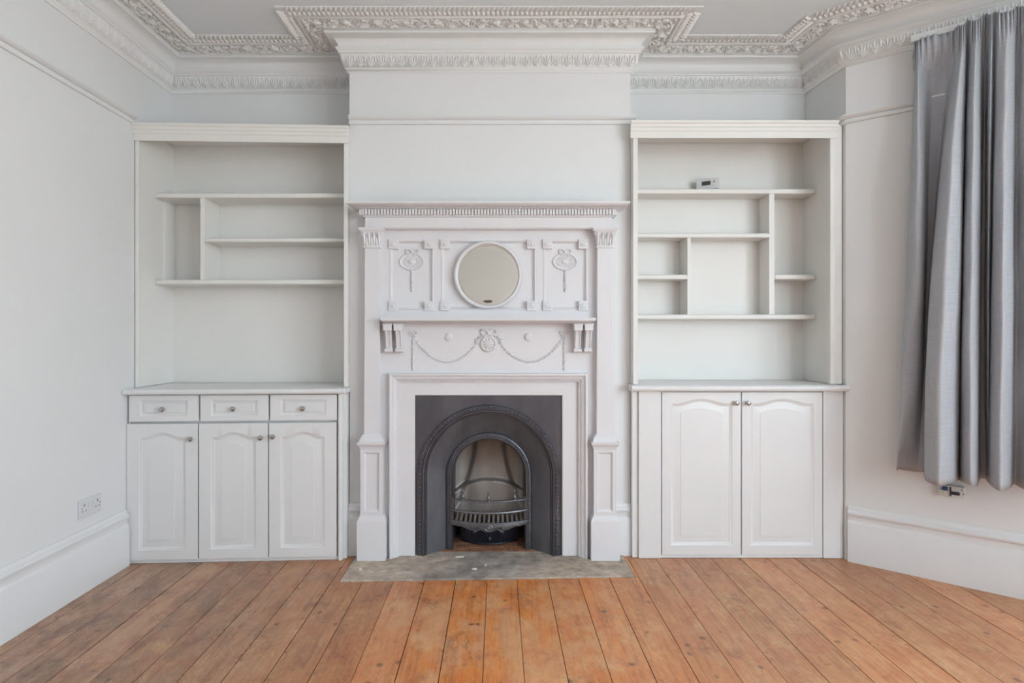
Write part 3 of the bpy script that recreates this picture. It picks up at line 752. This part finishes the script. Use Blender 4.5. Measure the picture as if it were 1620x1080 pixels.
# round mirror
mc = V((U(-.003), BY+.004, 1.524)); m = M(); m.lathe(mc, (0, -1, 0), [(.160, -.003), (.184, -.004), (.184, .014), (.182, .022), (.177, .028), (.171, .029), (.166, .025), (.163, .017), (.162, .010), (.160, .010)], 96, False)
mi_ = part('mirror', m, PMANT, mant, 0, mc, 'round white mirror frame', 40)
m = M(); m.lathe(mc, (0, -1, 0), [(.1635, .0101), (.155, .0106), (.0005, .0106)], 96); part('glass', m, MIRROR, mi_, 0, mc, 'old mirror glass with a brown spot near its lower edge', 3)
# swag ornament
m = M(); yy = BY
husk_l = []
for s in (-1, 1):
    pts = []
    for k in range(27):
        t = k/26; x = s*(.405-.350*t); z = 1.185-.155*sin(pi*(t*.92+.0))**.9*1.0 if 0 < t < 1 else 1.185
        za = 1.195+(1.172-1.195)*t-.128*(4*t*(1-t))**.9; pts.append((U(x), za))
    husk(m, pts, yy, .011)
    husk(m, [(U(s*.408), 1.195-.0155*k) for k in range(13)], yy, .013)
    bow(m, (U(s*.408), 1.208), yy, .021)
    m2 = M(); rc = V((U(s*.215), yy, 1.190)); m2.lathe(rc, (0, -1, 0), [(.022, 0), (.022, .004), (.019, .008), (.012, .010), (.001, .012)], 18)
    for k in range(8): m2.leaf(rc+V((0, -.006, 0)), (cos(k*pi/4), 0, sin(k*pi/4)), (0, -1, 0), .019, .010, .006)
    part('rosette', m2, PMANT, mant, 0, rc, angle=55)
c = V((U(0), yy, 1.152)); m.lathe(c, (0, -1, 0), [(.043, 0), (.043, .008), (.040, .012), (.036, .012), (.033, .007), (.022, .007), (.012, .012), (.001, .014)], 28)
for k in range(10): m.leaf(c+V((0, -.008, 0)), (cos(k*pi/5), 0, sin(k*pi/5)), (0, -1, 0), .031, .014, .007)
for k in range(20): m.dome(c+V((cos(k*pi/10)*.038, -.011, sin(k*pi/10)*.038)), (0, -1, 0), .0045, .004, 6, 2)
bow(m, (U(0), 1.210), yy, .038)
for s in (-1, 1): husk(m, [(U(s*(.03+.014*k)), 1.198-.006*k*k*.7) for k in range(4)], yy, .015)
part('garland', m, PMANT, mant, 0, (U(0), yy, 1.1), angle=55)
# frieze and crown
FW = .657
part('frieze', M().box(U(-FW), U(FW), 3.052, BY+.002, 1.770, 1.832), PMANT, mant, .002)
path = [(U(-FW), BRY-.002), (U(-FW), 3.052), (U(FW), 3.052), (U(FW), BRY-.002)]
pr = [(-.02, 1.8265), (.004, 1.8265), (.009, 1.829), (.009, 1.833), (.012, 1.835), (.012, 1.866), (.026, 1.868), (.028, 1.871), (.036, 1.872), (.050, 1.8735), (.064, 1.876), (.074, 1.880), (.076, 1.883), (.080, 1.884), (.080, 1.894), (-.02, 1.894)]
crown = part('cornice', M().sweep(path, pr), PMANT, mant)
m = M()
for (A, B) in ((path[0], path[1]), (path[1], path[2]), (path[2], path[3])):
    A = V(A); B = V(B); d = (B-A).normalized(); n = V((d.y, -d.x)); ln = (B-A).length+.024; A = A-d*.012 if A != V(path[0]) else A; cnt = int(ln/.0165)
    for i in range(cnt):
        c = A+d*(ln*(i+.5)/cnt); q = [c-d*.0056+n*.011, c+d*.0056+n*.011, c+d*.0056+n*.025, c-d*.0056+n*.025]
        m.loft([[(p.x, p.y, z) for p in q] for z in (1.8355, 1.865)], True, True, True)
part('dentil_band', m, PMANT, crown, at=(U(0), 3.05, 1.85))
# rail under the frieze
part('rail_moulding', M().sweep([(U(-.56), BY), (U(.56), BY)], [(-.004, 1.766), (.040, 1.766), (.042, 1.770), (.040, 1.775), (-.004, 1.775)]), PMANT, mant)
# pilasters
for s in (-1, 1):
    xc = U(s*.620); hw = .039
    def ring(x_, f, z): return [V((xc-x_, BY+.001, z)), V((xc+x_, BY+.001, z)), V((xc+x_, f, z)), V((xc-x_, f, z))]
    pil = part('pilaster', M().loft([ring(.043, 3.056, .655), ring(.039, 3.060, 1.672)], True, True, True) and M() or M(), PMANT, mant) if False else None
    m = M(); m.loft([ring(.0435, 3.057, .655), ring(.039, 3.060, 1.672)], True, True, True)
    pil = part('pilaster', m, PMANT, mant, .002, (xc, 3.06, HZT))
    m = M()  # capital
    m.loft([ring(.044, 3.052, 1.664), ring(.046, 3.050, 1.667), ring(.044, 3.052, 1.672), ring(.040, 3.056, 1.673), ring(.042, 3.054, 1.70), ring(.048, 3.048, 1.730), ring(.056, 3.040, 1.752), ring(.058, 3.038, 1.755)], True, True, True)
    m.loft([ring(.062, 3.034, 1.755), ring(.064, 3.032, 1.758), ring(.064, 3.032, 1.764), ring(.066, 3.030, 1.766), ring(.066, 3.030, 1.7695)], True, True, True)
    for k in range(3):
        m.leaf((xc-.026+.026*k, 3.055, 1.676), (0, -.10, 1), (0, -1, .1), .046, .024, .009)
    for k in range(4): m.leaf((xc-.039+.026*k, 3.053, 1.680), (0, -.22, 1), (0, -1, .2), .068, .018, .008)
    for q in (-1, 1):
        vc = V((xc+q*.043, 3.046, 1.738)); m.lathe(vc, (q*.3, -1, 0), [(.013, -.006), (.013, .006), (.009, .008), (.008, .005), (.004, .009), (.001, .010)], 14)
    part('capital', m, PMANT, pil, at=(xc, 3.05, 1.70), angle=50)
    m = M()  # moulded neck on the pedestal
    m.loft([ring(.064, 3.040, .634), ring(.064, 3.040, .640), ring(.061, 3.043, .646), ring(.061, 3.043, .652), ring(.052, 3.050, .662), ring(.050, 3.052, .668), ring(.0435, 3.057, .672)], True, True, True)
    m.loft([ring(.060, 3.045, .594), ring(.062, 3.043, .600), ring(.062, 3.042, .606), ring(.068, 3.036, .612), ring(.072, 3.031, .620), ring(.074, 3.029, .623), ring(.074, 3.029, .634)], True, True, True)
    part('pedestal_cap', m, PMANT, pil, at=(xc, 3.05, .63))
    m = M(); pw = .0595; f = 3.047; z0, z1 = .235, .596; i = .019
    def fr(a, y): return [V((xc-pw+a, y, z0+a*1.4)), V((xc+pw-a, y, z0+a*1.4)), V((xc+pw-a, y, z1-a)), V((xc-pw+a, y, z1-a))]
    m.loft([fr(0, BY), fr(0, f), fr(i, f), fr(i+.003, f+.004), fr(i+.006, f+.006), fr(i+.009, f+.012), fr(i+.010, f+.012)], True, False, True)
    part('pedestal', m, PMANT, pil, at=(xc, 3.05, .24))
    m = M(); m.loft([ring(.0765, 3.034, HZT), ring(.0765, 3.034, .212), ring(.0745, 3.036, .220), ring(.066, 3.043, .236), ring(.061, 3.046, .242)], True, True, True)
    part('plinth', m, PMANT, pil, .002, (xc, 3.05, HZT))
# shelf and brackets
SH = .562
sp_ = [(-.0, 1.262), (.040, 1.262), (.050, 1.264), (.056, 1.268), (.064, 1.270), (.070, 1.275), (.074, 1.277), (.074, 1.2905), (-.0, 1.2905)]
m = M().sweep([(U(-SH+.074), BY-.002), (U(-SH+.074), BY-.036), (U(SH-.074), BY-.036), (U(SH-.074), BY-.002)], [(p, z) for p, z in sp_])
m.box(U(-SH+.074), U(SH-.074), BY-.036, BY-.001, 1.2625, 1.290)
part('shelf', m, PMANT, mant, 0, (U(0), BY, 1.262))
bp_ = [(BY-.001, 1.2615), (3.022, 1.2615), (3.021, 1.238), (3.026, 1.232), (3.032, 1.226), (3.041, 1.212), (3.047, 1.195), (3.051, 1.178), (3.056, 1.160), (3.062, 1.143), (3.066, 1.132), (3.064, 1.126), (3.058, 1.122), (3.057, 1.112), (3.070, 1.108), (BY-.001, 1.112)]
for xc in (-.5315, -.476, .476, .5315):
    m = M(); w_ = .0225; m.box(U(xc)-w_, U(xc)+w_, 3.020, BY-.001, 1.224, 1.2615); m.box(U(xc)-w_-.003, U(xc)+w_+.003, 3.017, BY-.001, 1.254, 1.2615)
    wb = .0165; m.loft([[(U(xc)+q, y, z) for y, z in [(BY-.001, 1.23), (3.030, 1.23)]+bp_[4:11]+[(3.064, 1.118), (BY-.001, 1.118)]] for q in (-wb, wb)], True, True, True)
    for q in (-.0115, .0115): m.tube([(U(xc)+q, y-.001, z) for y, z in bp_[4:11]], .0038, 6)
    m.loft([[(U(xc)+q, y, z) for y, z in [(BY-.001, 1.108), (3.062, 1.108), (3.052, 1.114), (3.052, 1.122), (3.060, 1.128), (BY-.001, 1.128)]] for q in (-w_+.001, w_-.001)], True, True, True)
    part('bracket', m, PMANT, mant, .0015, (U(xc), 3.06, 1.18), angle=30)
# inner moulding
def frame(m, h, zt, pr, zb=HZT):
    m.loft([[V((U(-h-o), y, zb)), V((U(-h-o), y, zt+o)), V((U(h+o), y, zt+o)), V((U(h+o), y, zb))] for o, y in pr], False)
m = M(); frame(m, .486, .950, [(.046, BY+.001), (.046, 3.070), (.043, 3.064), (.036, 3.062), (.031, 3.066), (.029, 3.073), (.021, 3.075), (.016, 3.080), (.012, 3.082), (.008, 3.090), (.000, 3.092), (0, BY+.012)])
k = -.48
while k < .481: m.dome((U(k), 3.0905, .956), (0, -1, 0), .0042, .0045, 6, 2); k += .0098
part('inner_moulding', m, PMANT, mant)
m = M(); IH = .399; frame(m, IH, .874, [(.089, BY+.008), (.004, BY+.008), (0, BY+.011), (0, BRY-.004)]); part('slip', m, PMANT, mant)

# ------------------------------------------------------------------ cast iron insert
ins = thing('fireplace_insert', 'arched black cast iron fireplace with bowed grate bars in the white mantelpiece', 'fireplace', (CX, 3.2, HZT))
PY = 3.122; NA = 48
def arch(r, zc, y, zb=HZT):
    return [V((CX-r, y, zb)), V((CX-r, y, zb+(zc-zb)*.5))]+[V((CX-r*cos(pi*k/NA), y, zc+r*sin(pi*k/NA))) for k in range(NA+1)]+[V((CX+r, y, zb+(zc-zb)*.5)), V((CX+r, y, zb))]
ZC1, ZC2 = .437, .418
m = M(); A = arch(.384, ZC1, PY); zt = .8735; hx = .3985
top = [(p.x, p.z) for p in A[2:-2]]
for s in (0, 1):
    ed = CX-hx if s == 0 else CX+hx; a = A[0] if s == 0 else A[-1]; t = A[2] if s == 0 else A[-3]
    m.poly([(ed, PY, HZT), (a.x, PY, HZT), (t.x, PY, t.z), (t.x, PY, zt), (ed, PY, zt)])
for (xa_, za), (xb2, zb) in zip(top, top[1:]): m.poly([(xa_, PY, za), (xb2, PY, zb), (xb2, PY, zt), (xa_, PY, zt)])
part('front_plate', m, IRON, ins)
m = M(); m.loft([arch(r, ZC1, y) for r, y in ((.386, PY+.001), (.385, PY-.010), (.381, PY-.014), (.362, PY-.014), (.360, PY-.018), (.355, PY-.023), (.349, PY-.022), (.346, PY-.014), (.343, PY-.010), (.340, PY-.010), (.337, PY-.002), (.335, PY+.002))], False)
def along(r, zc, step):
    pts = []; Ls = zc-HZT; tot = 2*Ls+pi*r; n = int(tot/step)
    for i in range(n):
        d = tot*(i+.5)/n
        if d < Ls: pts.append((CX-r, HZT+d, V((0, 0, 1))))
        elif d > tot-Ls: pts.append((CX+r, HZT+tot-d, V((0, 0, -1))))
        else: a = (d-Ls)/r; pts.append((CX-r*cos(a), zc+r*sin(a), V((sin(a), 0, cos(a)))))
    return pts
for x_, z_, d in along(.3715, ZC1, .0225):
    m.dome((x_, PY-.0135, z_), (0, -1, 0), .0068, .009, 8, 2, .0088, d); 
for x_, z_, d in along(.3815, ZC1, .0225): m.dome((x_, PY-.0135, z_), (0, -1, 0), .003, .004, 6, 2, .006, d)
part('outer_arch', m, IRON, ins, angle=45)
m = M(); m.loft([arch(.336, ZC1, PY+.001), arch(.300, ZC1-.004, PY+.032), arch(.236, ZC2, PY+.090)], False); part('splayed_panel', m, IRONS, ins)
Y2 = PY+.088
m = M(); m.loft([arch(r, ZC2, y) for r, y in ((.238, Y2+.002), (.236, Y2-.007), (.232, Y2-.010), (.217, Y2-.010), (.214, Y2-.013), (.208, Y2-.013), (.204, Y2-.008), (.200, Y2-.002), (.1985, Y2+.02))], False)
for x_, z_, d in along(.2245, ZC2, .0145): m.dome((x_, Y2-.0095, z_), (0, -1, 0), .0052, .007, 8, 2, .0062, d)
part('inner_arch', m, IRON, ins, angle=45)
# firebox: cheeks and shaped fireback
m = M(); m.loft([arch(.1985, ZC2, Y2+.018), arch(.203, ZC2, Y2+.12), arch(.196, ZC2, 3.445)], False); part('firebox_cheek', m, IRON, ins)
def sst(a, b_, x): t = max(0, min(1, (x-a)/(b_-a))); return t*t*(3-2*t)
def fb(x, z):
    wz = .082+.030*max(0, (.56-z)/.17)**1.8 if z < .56 else .082-.1*(z-.56)
    y = 3.42-.018*sst(wz+.022, wz-.014, abs(x))
    arcz = .352-1.35*x*x-6*x**4
    y -= .007*math.exp(-((z-arcz)/.006)**2)
    y -= .030*sst(arcz+.004, arcz-.010, z)*1.0
    if z > .40: y -= .05*((z-.40)/.22)**2
    y -= 4.2*max(0, abs(x)-.11)**2
    return y
m = M(); nx, nz = 64, 72
ids = [[m.vert((CX-.199+.398*i/nx, fb(-.199+.398*i/nx, .10+.53*j/nz), .10+.53*j/nz)) for i in range(nx+1)] for j in range(nz+1)]
for j in range(nz):
    for i in range(nx): m.face((ids[j][i], ids[j][i+1], ids[j+1][i+1], ids[j+1][i]))
part('fireback', m, IRONF, ins, angle=60, label='browned iron fireback')
# grate: three bowed bars, three finials, comb of bottom bars
def bowarc(z, y0, y1, h, n=28): return [V((CX+h*(-1+2*k/n), y1+(y0-y1)*((-1+2*k/n)**2), z)) for k in range(n+1)]
YE, YM = 3.196, 3.130
m = M(); P_ = bowarc(.290, YE, YM, .215)
def barloft(m, P_, h, d, dz=None):
    loops = []
    for i, p in enumerate(P_):
        e0 = dz(p.x-CX) if dz else 0
        loops.append([p+V((0, 0, -h/2-e0)), p+V((0, -d*.3, -h*.42-e0*.8)), p+V((0, -d*.4, 0)), p+V((0, -d*.2, h/2)), p+V((0, d, h/2)), p+V((0, d, -h/2-e0))])
    m.loft(loops, True, True, True)
barloft(m, P_, .009, .018); gb = part('grate_bar', m, IRONL, ins, .001, (CX, YM, .290))
for x_ in (-.143, 0, .143):
    y_ = YM+(YE-YM)*(x_/.215)**2+.004; m = M()
    m.lathe((CX+x_, y_, .294), (0, 0, 1), [(.013, 0), (.013, .004), (.009, .007), (.010, .011), (.012, .016), (.010, .022), (.006, .027), (.005, .032), (.007, .035), (.007, .038), (.0045, .041), (.0055, .048), (.003, .055), (.0005, .057)], 16)
    part('finial', m, IRONL, gb, 0, (CX+x_, y_, .294))
m = M(); barloft(m, bowarc(.228, YE, YM, .215), .012, .014); part('grate_bar', m, IRONL, ins, .001, (CX, YM, .228))
m = M()
def drop(x):
    u = abs(x)/.10
    return .016*max(0, 1-(u/.5)**2)+(.010*max(0, cos((u-.9)*pi/.8)) if .5 < u < 1.3 else 0)+(.006 if u < 1.4 else 0)
P_ = bowarc(.160, YE, YM, .217, 60); barloft(m, P_, .028, .012, drop)
def onbar(x): return YM+(YE-YM)*(x/.217)**2
m.tube([p+V((0, -.006, .011)) for p in P_], .004, 6)
for x_ in (-.075, 0, .075):
    y_ = onbar(x_)-.004
    m.dome((CX+x_, y_, .150), (0, -1, 0), .010 if x_ == 0 else .007, .009, 12, 3, .016 if x_ == 0 else .007, (1, 0, 0))
    if x_ == 0: m.tube([(CX+.021*cos(2*pi*k/20), y_-.002, .150+.014*sin(2*pi*k/20)) for k in range(21)], .0028, 6)
for s in (-1, 1):
    for k in range(3):
        a = k*.5; m.leaf((CX+s*(.03+.012*k), onbar(.04)-.005, .146-.004*k), (s, 0, -.35*k+.2), (0, -1, 0), .028, .011, .006)
    m.leaf((CX+s*.075, onbar(.075)-.005, .142), (s*.2, 0, -1), (0, -1, 0), .026, .012, .006)
part('front_rail', m, IRONL, ins, 0, (CX, YM, .160), angle=50)
m = M()
for k in range(15):
    x_ = -.182+.026*k; m.box(CX+x_-.006, CX+x_+.006, onbar(x_)+.016, 3.40, .160, .172)
m.box(CX-.198, CX+.198, 3.36, 3.37, .150, .160)
part('bottom_grate', m, ASHY, ins, .0015, (CX, 3.25, .16))
for s in (-1, 1): part('grate_upright', M().box(CX+s*.2055-.010, CX+s*.2055+.010, Y2-.012, Y2+.02, .145, .30), IRON, ins, .002)
# brick floor inside the opening
m = M(); m.box(CX-.395, CX+.395, HBACK+.002, 3.60, -.028, .000)
m.cur = 1
for r_i in range(4):
    yb = HBACK+.006+r_i*.066; k = -.39+(.05 if r_i % 2 else 0)
    while k < .36:
        wd = .10; m.box(CX+k, CX+min(k+wd-.006, .393), yb, yb+.060, -.01, .004+random.uniform(-.001, .001)); k += wd
part('brick_floor', m, [MORTAR, BRICK], ins, .002, label='dusty brick floor of the grate')
# loose ash pan cover
m = M(); n = 60; outl = []; cy = lambda u: 3.275+.075*u*u
loops = [[], [], [], []]
for k in range(n+1):
    u = -1+2*k/n; x_ = CX+.165*u; y_ = cy(u)+(.0035 if k % 2 else -.0015)
    loops[0].append((x_, y_, .006)); loops[1].append((x_, y_, .122)); loops[2].append((x_, cy(u)+.010, .122)); loops[3].append((x_, cy(u)+.010, .006))
for a in range(4): m.loft([loops[a], loops[(a+1) % 4]], False)
for k in (0, n): m.poly([loops[q][k] for q in range(4)])
m.tube([(CX+.167*(-1+2*k/30), cy(-1+2*k/30)-.004, .010) for k in range(31)], .005, 6)
m.tube([(CX+.167*(-1+2*k/30), cy(-1+2*k/30)-.004, .120) for k in range(31)], .005, 6)
rt = thing('ash_pan_cover', 'black ribbed ash pan cover standing under the fire grate', 'ash pan cover', (CX, 3.30, .005))
part('ribbed_front', m, IRONB, rt, angle=20)
m = M(); m.lathe((CX+.005, 3.272, .045), (0, -1, 0), [(.004, 0), (.004, .006), (.008, .010), (.006, .015), (.001, .016)], 12); part('knob', m, IRONL, rt, 0, (CX+.005, 3.272, .045))

# hearth stone and flakes on it
m = M(); nseg = 40; loopA = []; loopB = []
front = [(HX0+(HX1-HX0)*k/nseg, HYL+(HYR-HYL)*k/nseg+random.uniform(-.003, .003)) for k in range(nseg+1)]
outl = front+[(HX1, 3.137), (.36, 3.137), (.355, HBACK), (-.455, HBACK), (-.46, 3.137), (HX0, 3.137)]
m.loft([[(a, b_, -.03) for a, b_ in outl], [(a, b_, .003) for a, b_ in outl], [(a*.998, b_+(.003 if i <= nseg else 0), .0055) for i, (a, b_) in enumerate(outl)]], True, True, True)
solo('hearth_stone', m, STONE, 'worn grey-brown stone hearth slab let into the floorboards', 'hearth', (CX, 2.95, -.03))
def flake(px, py, sx_, sy_, label, seed):
    rnd = random.Random(seed); z = .0056; Y = (CAMZ-z)*F/(py-HZ); X = PX(px, Y); m = M(); n = 9
    ol = [(X+sx_*cos(2*pi*k/n)*rnd.uniform(.6, 1), Y+sy_*sin(2*pi*k/n)*rnd.uniform(.6, 1)) for k in range(n)]
    m.loft([[(a, b_, z) for a, b_ in ol], [(X+(a-X)*.9, Y+(b_-Y)*.9, z+.004) for a, b_ in ol]], True, True, True)
    solo('plaster_flake', m, CHIP, label, 'flake', (X, Y, z), 'plaster flakes on the hearth')
flake(751, 900, .018, .012, 'largest white plaster flake, in the middle of the hearth stone', 1)
flake(768, 894, .008, .007, 'small white flake just right of the largest one on the hearth stone', 2)
flake(728, 881, .030, .008, 'long white flake on the hearth by the foot of the iron fireplace', 3)
flake(570, 900, .010, .012, 'white flake on the hearth in front of the left plinth', 4)

# ------------------------------------------------------------------ small fittings
sk = thing('wall_socket', 'white double power socket low on the left wall', 'socket', (LWX, 2.727, .389))
m = M().box(LWX+.0005, LWX+.010, 2.727-.073, 2.727+.073, .389-.043, .389+.043); pl_ = part('face_plate', m, PLASTIC, sk, .003)
for s in (-1, 1):
    m = M(); yc = 2.727+s*.045
    m.box(LWX+.0095, LWX+.0104, yc-.003, yc+.003, .389+.010, .389+.022)
    for q in (-1, 1): m.box(LWX+.0095, LWX+.0104, yc+q*.011-.0035, yc+q*.011+.0035, .389-.014, .389-.008)
    part('pin_holes', m, HOLE, sk, 0, (LWX+.01, yc, .389), 'dark pin holes')
    m = M(); yr = 2.727+s*.013; m.box(LWX+.0095, LWX+.013, yr-.005, yr+.005, .389-.002, .389+.020); part('switch', m, PLASTIC, sk, .001, (LWX+.01, yr, .389))
for s in (-1, 1):
    m = M(); m.lathe((LWX+.0098, 2.727+s*.060, .392), (1, 0, 0), [(.0035, 0), (.0035, .0008), (.001, .001)], 10); part('screw', m, GREYP, sk, 0, (LWX+.01, 2.727+s*.06, .392))

th = thing('thermostat', 'small white thermostat with a dark screen, standing on the top shelf', 'thermostat', (1.215, 3.33, 2.0325)); th.rotation_euler = (0, 0, radians(-28))
def tp(name, m, mt, bevel=0, label=None):
    o = build(name, m, mt, None, bevel); o.parent = th
    if label: o['label'] = label
    return o
m = M(); m.box(-.062, .062, -.012, .014, .010, .074); m.box(-.044, .054, -.006, .012, .0, .011); tp('body', m, PLASTIC, .003)
tp('screen', M().box(-.030, .018, -.0135, -.011, .034, .058), LCD, .0008, 'dark grey display')
m = M(); m.lathe((.038, -.012, .052), (0, -1, 0), [(.0055, 0), (.005, .003), (.001, .004)], 12); tp('button', m, GREYP)

def bay(t, n, z): p = BA+BD*t+BN*n; return V((p.x, p.y, z))
def bt(px, n): r = (px-CXP)/F; return (r*BA.y-BA.x+n*(.643-.766*r))/(.766+.643*r)
t0 = bt(1505, .03); pb = bay(t0, 0.0, .448)
ph = thing('junction_box', 'small clear junction box with blue and black terminals under the curtain', 'junction box', pb)
ang = math.atan2(BD.y, BD.x)
ph.rotation_euler = (0, 0, ang)
def jp(name, m, mt, bevel=.001, label=None):
    o = build(name, m, mt, None, bevel); o.parent = ph
    if label: o['label'] = label
    return o
jp('body', M().box(-.050, .052, -.030, -.0005, -.026, .027), PLASTIC, .004)
jp('terminal', M().box(-.034, -.014, -.036, -.029, .002, .021), BLUE, .001, 'dark blue terminal')
m = M(); m.box(-.006, .000, -.037, -.029, -.022, .022); m.box(.0, .032, -.035, -.029, -.014, .001); jp('plug', m, BLACK, .001, 'black T-shaped plug')
jp('terminal', M().box(-.044, -.036, -.033, -.029, .002, .014), GREYP, .001, 'grey terminal')
jp('terminal', M().box(-.042, -.024, -.034, -.029, -.018, -.002), CREAMP, .001, 'cream terminal')
for a, b_ in ((-.043, .021), (.040, .015), (.046, -.006)):
    m = M(); m.lathe((a, -.0295, b_), (0, -1, 0), [(.004, 0), (.0035, .002), (.001, .0022)], 10); jp('screw', m, GREYP, 0)

# ------------------------------------------------------------------ curtain
rows = {
 2.50: [(1447, .060), (1452, .11), (1457, .085), (1475, .055), (1502, .060), (1515, .115), (1521, .145), (1527, .12), (1530, .085), (1535, .115), (1543, .145), (1551, .11), (1556, .085), (1562, .085), (1568, .135), (1573, .105), (1579, .135), (1592, .15), (1604, .12), (1610, .09), (1620, .12), (1634, .15), (1650, .10), (1670, .14), (1700, .10)],
 1.70: [(1436, .085), (1446, .155), (1460, .145), (1467, .05), (1476, .055), (1481, .165), (1500, .225), (1520, .16), (1523, .105), (1527, .155), (1538, .19), (1549, .14), (1553, .05), (1558, .05), (1564, .145), (1569, .10), (1573, .15), (1587, .195), (1601, .15), (1607, .10), (1618, .12), (1637, .17), (1657, .11), (1680, .17), (1712, .11)],
 .53:  [(1418, .115), (1423, .09), (1440, .060), (1459, .050), (1462, .12), (1466, .20), (1487, .255), (1511, .175), (1517, .11), (1522, .155), (1535, .205), (1546, .165), (1550, .06), (1557, .05), (1562, .07), (1564, .11), (1568, .17), (1582, .215), (1598, .165), (1605, .11), (1616, .12), (1640, .20), (1662, .12), (1688, .19), (1722, .12)]}
KZ = sorted(rows); KP = {z: [(bt(px, n), n) for px, n in rows[z]] for z in KZ}
NP = len(rows[.53])
def cr(p0, p1, p2, p3, t): return .5*((2*p1)+(-p0+p2)*t+(2*p0-5*p1+4*p2-p3)*t*t+(-p0+3*p1-3*p2+p3)*t**3)
def rowpt(z, u):
    i = min(int(u), NP-2); f = u-i; P_ = KP[z]; g = [P_[max(0, min(NP-1, i+k))] for k in (-1, 0, 1, 2)]
    return cr(g[0][0], g[1][0], g[2][0], g[3][0], f), cr(g[0][1], g[1][1], g[2][1], g[3][1], f)
def ztop(u):
    ys = [(0, 70), (1, 66), (4, 56), (5, 40), (20, 9), (24, -14)]
    for (a, ya), (b_, yb) in zip(ys, ys[1:]):
        if u <= b_: y = ya+(yb-ya)*(u-a)/(b_-a); break
    t, n = rowpt(2.50, u); Y = bay(t, n, 0).y
    return PZ(y, Y)
def zhem(u):
    return .532+.004*sin(u*2.1)-.006*sst(0, 3, u)+.004*sst(12, 18, u)
cm_ = M(); NU, NV = 432, 70; uvs = []; ids = []
rndp = [random.uniform(0, 6.28) for _ in range(8)]
for j in range(NV+1):
    v = j/NV; row = []
    for i in range(NU+1):
        u = (NP-1)*i/NU; zt_ = ztop(u); zb = zhem(u); z = zb+(zt_-zb)*v
        a, m_, t_ = KP[.53], KP[1.70], KP[2.50]
        pa, pm, pt = [(q[0], .13+(q[1]-.13)*1.3) for q in (rowpt(.53, u), rowpt(1.70, u), rowpt(2.50, u))]
        zz = max(.53, min(2.50, z))
        # quadratic through three heights
        def lag(q0, q1, q2):
            z0, z1, z2 = .53, 1.70, 2.50
            return q0*(zz-z1)*(zz-z2)/((z0-z1)*(z0-z2))+q1*(zz-z0)*(zz-z2)/((z1-z0)*(z1-z2))+q2*(zz-z0)*(zz-z1)/((z2-z0)*(z2-z1))
        t = lag(pa[0], pm[0], pt[0]); n = lag(pa[1], pm[1], pt[1])
        dh = zt_-z  # distance below the top: gathered heading tape
        hd = sst(.16, .03, dh)
        n = n*(1-hd*.65)+.112*hd*.65
        n += .0065*sst(.17, .05, dh)*sin(u*2*pi*2.0+rndp[0])+.004*sst(.34, .06, dh)*sin(u*2*pi*1.0+1.1)
        if dh < .014: n += .004*sin(u*2*pi*2.0+rndp[0]+1)
        n += .006*sin(z*5+u*1.3+rndp[1])*sst(.2, .6, dh)+.004*sin(z*11-u*2.2+rndp[2])*sst(.2, .6, dh)
        row.append(cm_.vert(bay(t, max(.03, n), z))); uvs.append((u*.062, v*2.1))
    ids.append(row)
for j in range(NV):
    for i in range(NU): cm_.face((ids[j][i], ids[j][i+1], ids[j+1][i+1], ids[j+1][i]))
cm_.uv = uvs
cp = bay(.45, .12, .53)
ct = thing('curtain', 'grey linen curtain with gathered heading hanging in the bay', 'curtain', cp)
co = part('fabric', cm_, FABRIC, ct, 0, cp, angle=80)
sol = co.modifiers.new('thick', 'SOLIDIFY'); sol.thickness = .0018; sol.offset = 0
# heading cords: two stitched rows of the gathering tape seen as small bundles at the leading edge
m = M(); lead = rowpt(2.50, 0)
for k in range(3): m.tube([bay(lead[0]+.004*k, lead[1]-.004+.003*k, ztop(0)-.01), bay(lead[0]-.006+.004*k, lead[1]+.012, ztop(0)-.06), bay(lead[0]-.004+.005*k, lead[1]+.006, ztop(0)-.13)], .0025, 6)
part('tape_cord', m, FABRIC, ct, at=bay(lead[0], lead[1], 2.5))
cm_c = co
# track the curtain hangs from
m = M(); ta = bt(1446, .07); rail = [(ta-.015, .040), (ta+.10, .040), (1.10, .040)]
pts = [bay(t, n, 0) for t, n in rail]
m.sweep([(p.x, p.y) for p in pts], [(-.006, 2.652), (.012, 2.652), (.012, 2.684), (-.006, 2.684)])
rl = thing('curtain_track', 'white curtain track under the bay cornice', 'curtain track', bay(.6, .06, 2.652))
part('rail', m, PPLAS, rl, .002)
for q in (.55, .95):
    m = M(); a = bay(q, .016, 0); pp = [bay(q-.012, .0005, 2.66), bay(q+.012, .0005, 2.66)]
    aa = [bay(q+s*.012, n_, 0) for s, n_ in ((-1, .0008), (1, .0008), (1, .044), (-1, .044))]
    m.loft([[(p.x, p.y, z) for p in aa] for z in (2.602, 2.616)], True, True, True)
    m.loft([[(p.x, p.y, z) for p in [bay(q+s*.012, n_, 0) for s, n_ in ((-1, .036), (1, .036), (1, .050), (-1, .050))]] for z in (2.602, 2.655)], True, True, True)
    part('wall_bracket', m, PPLAS, rl, .001, bay(q, .06, 2.65))
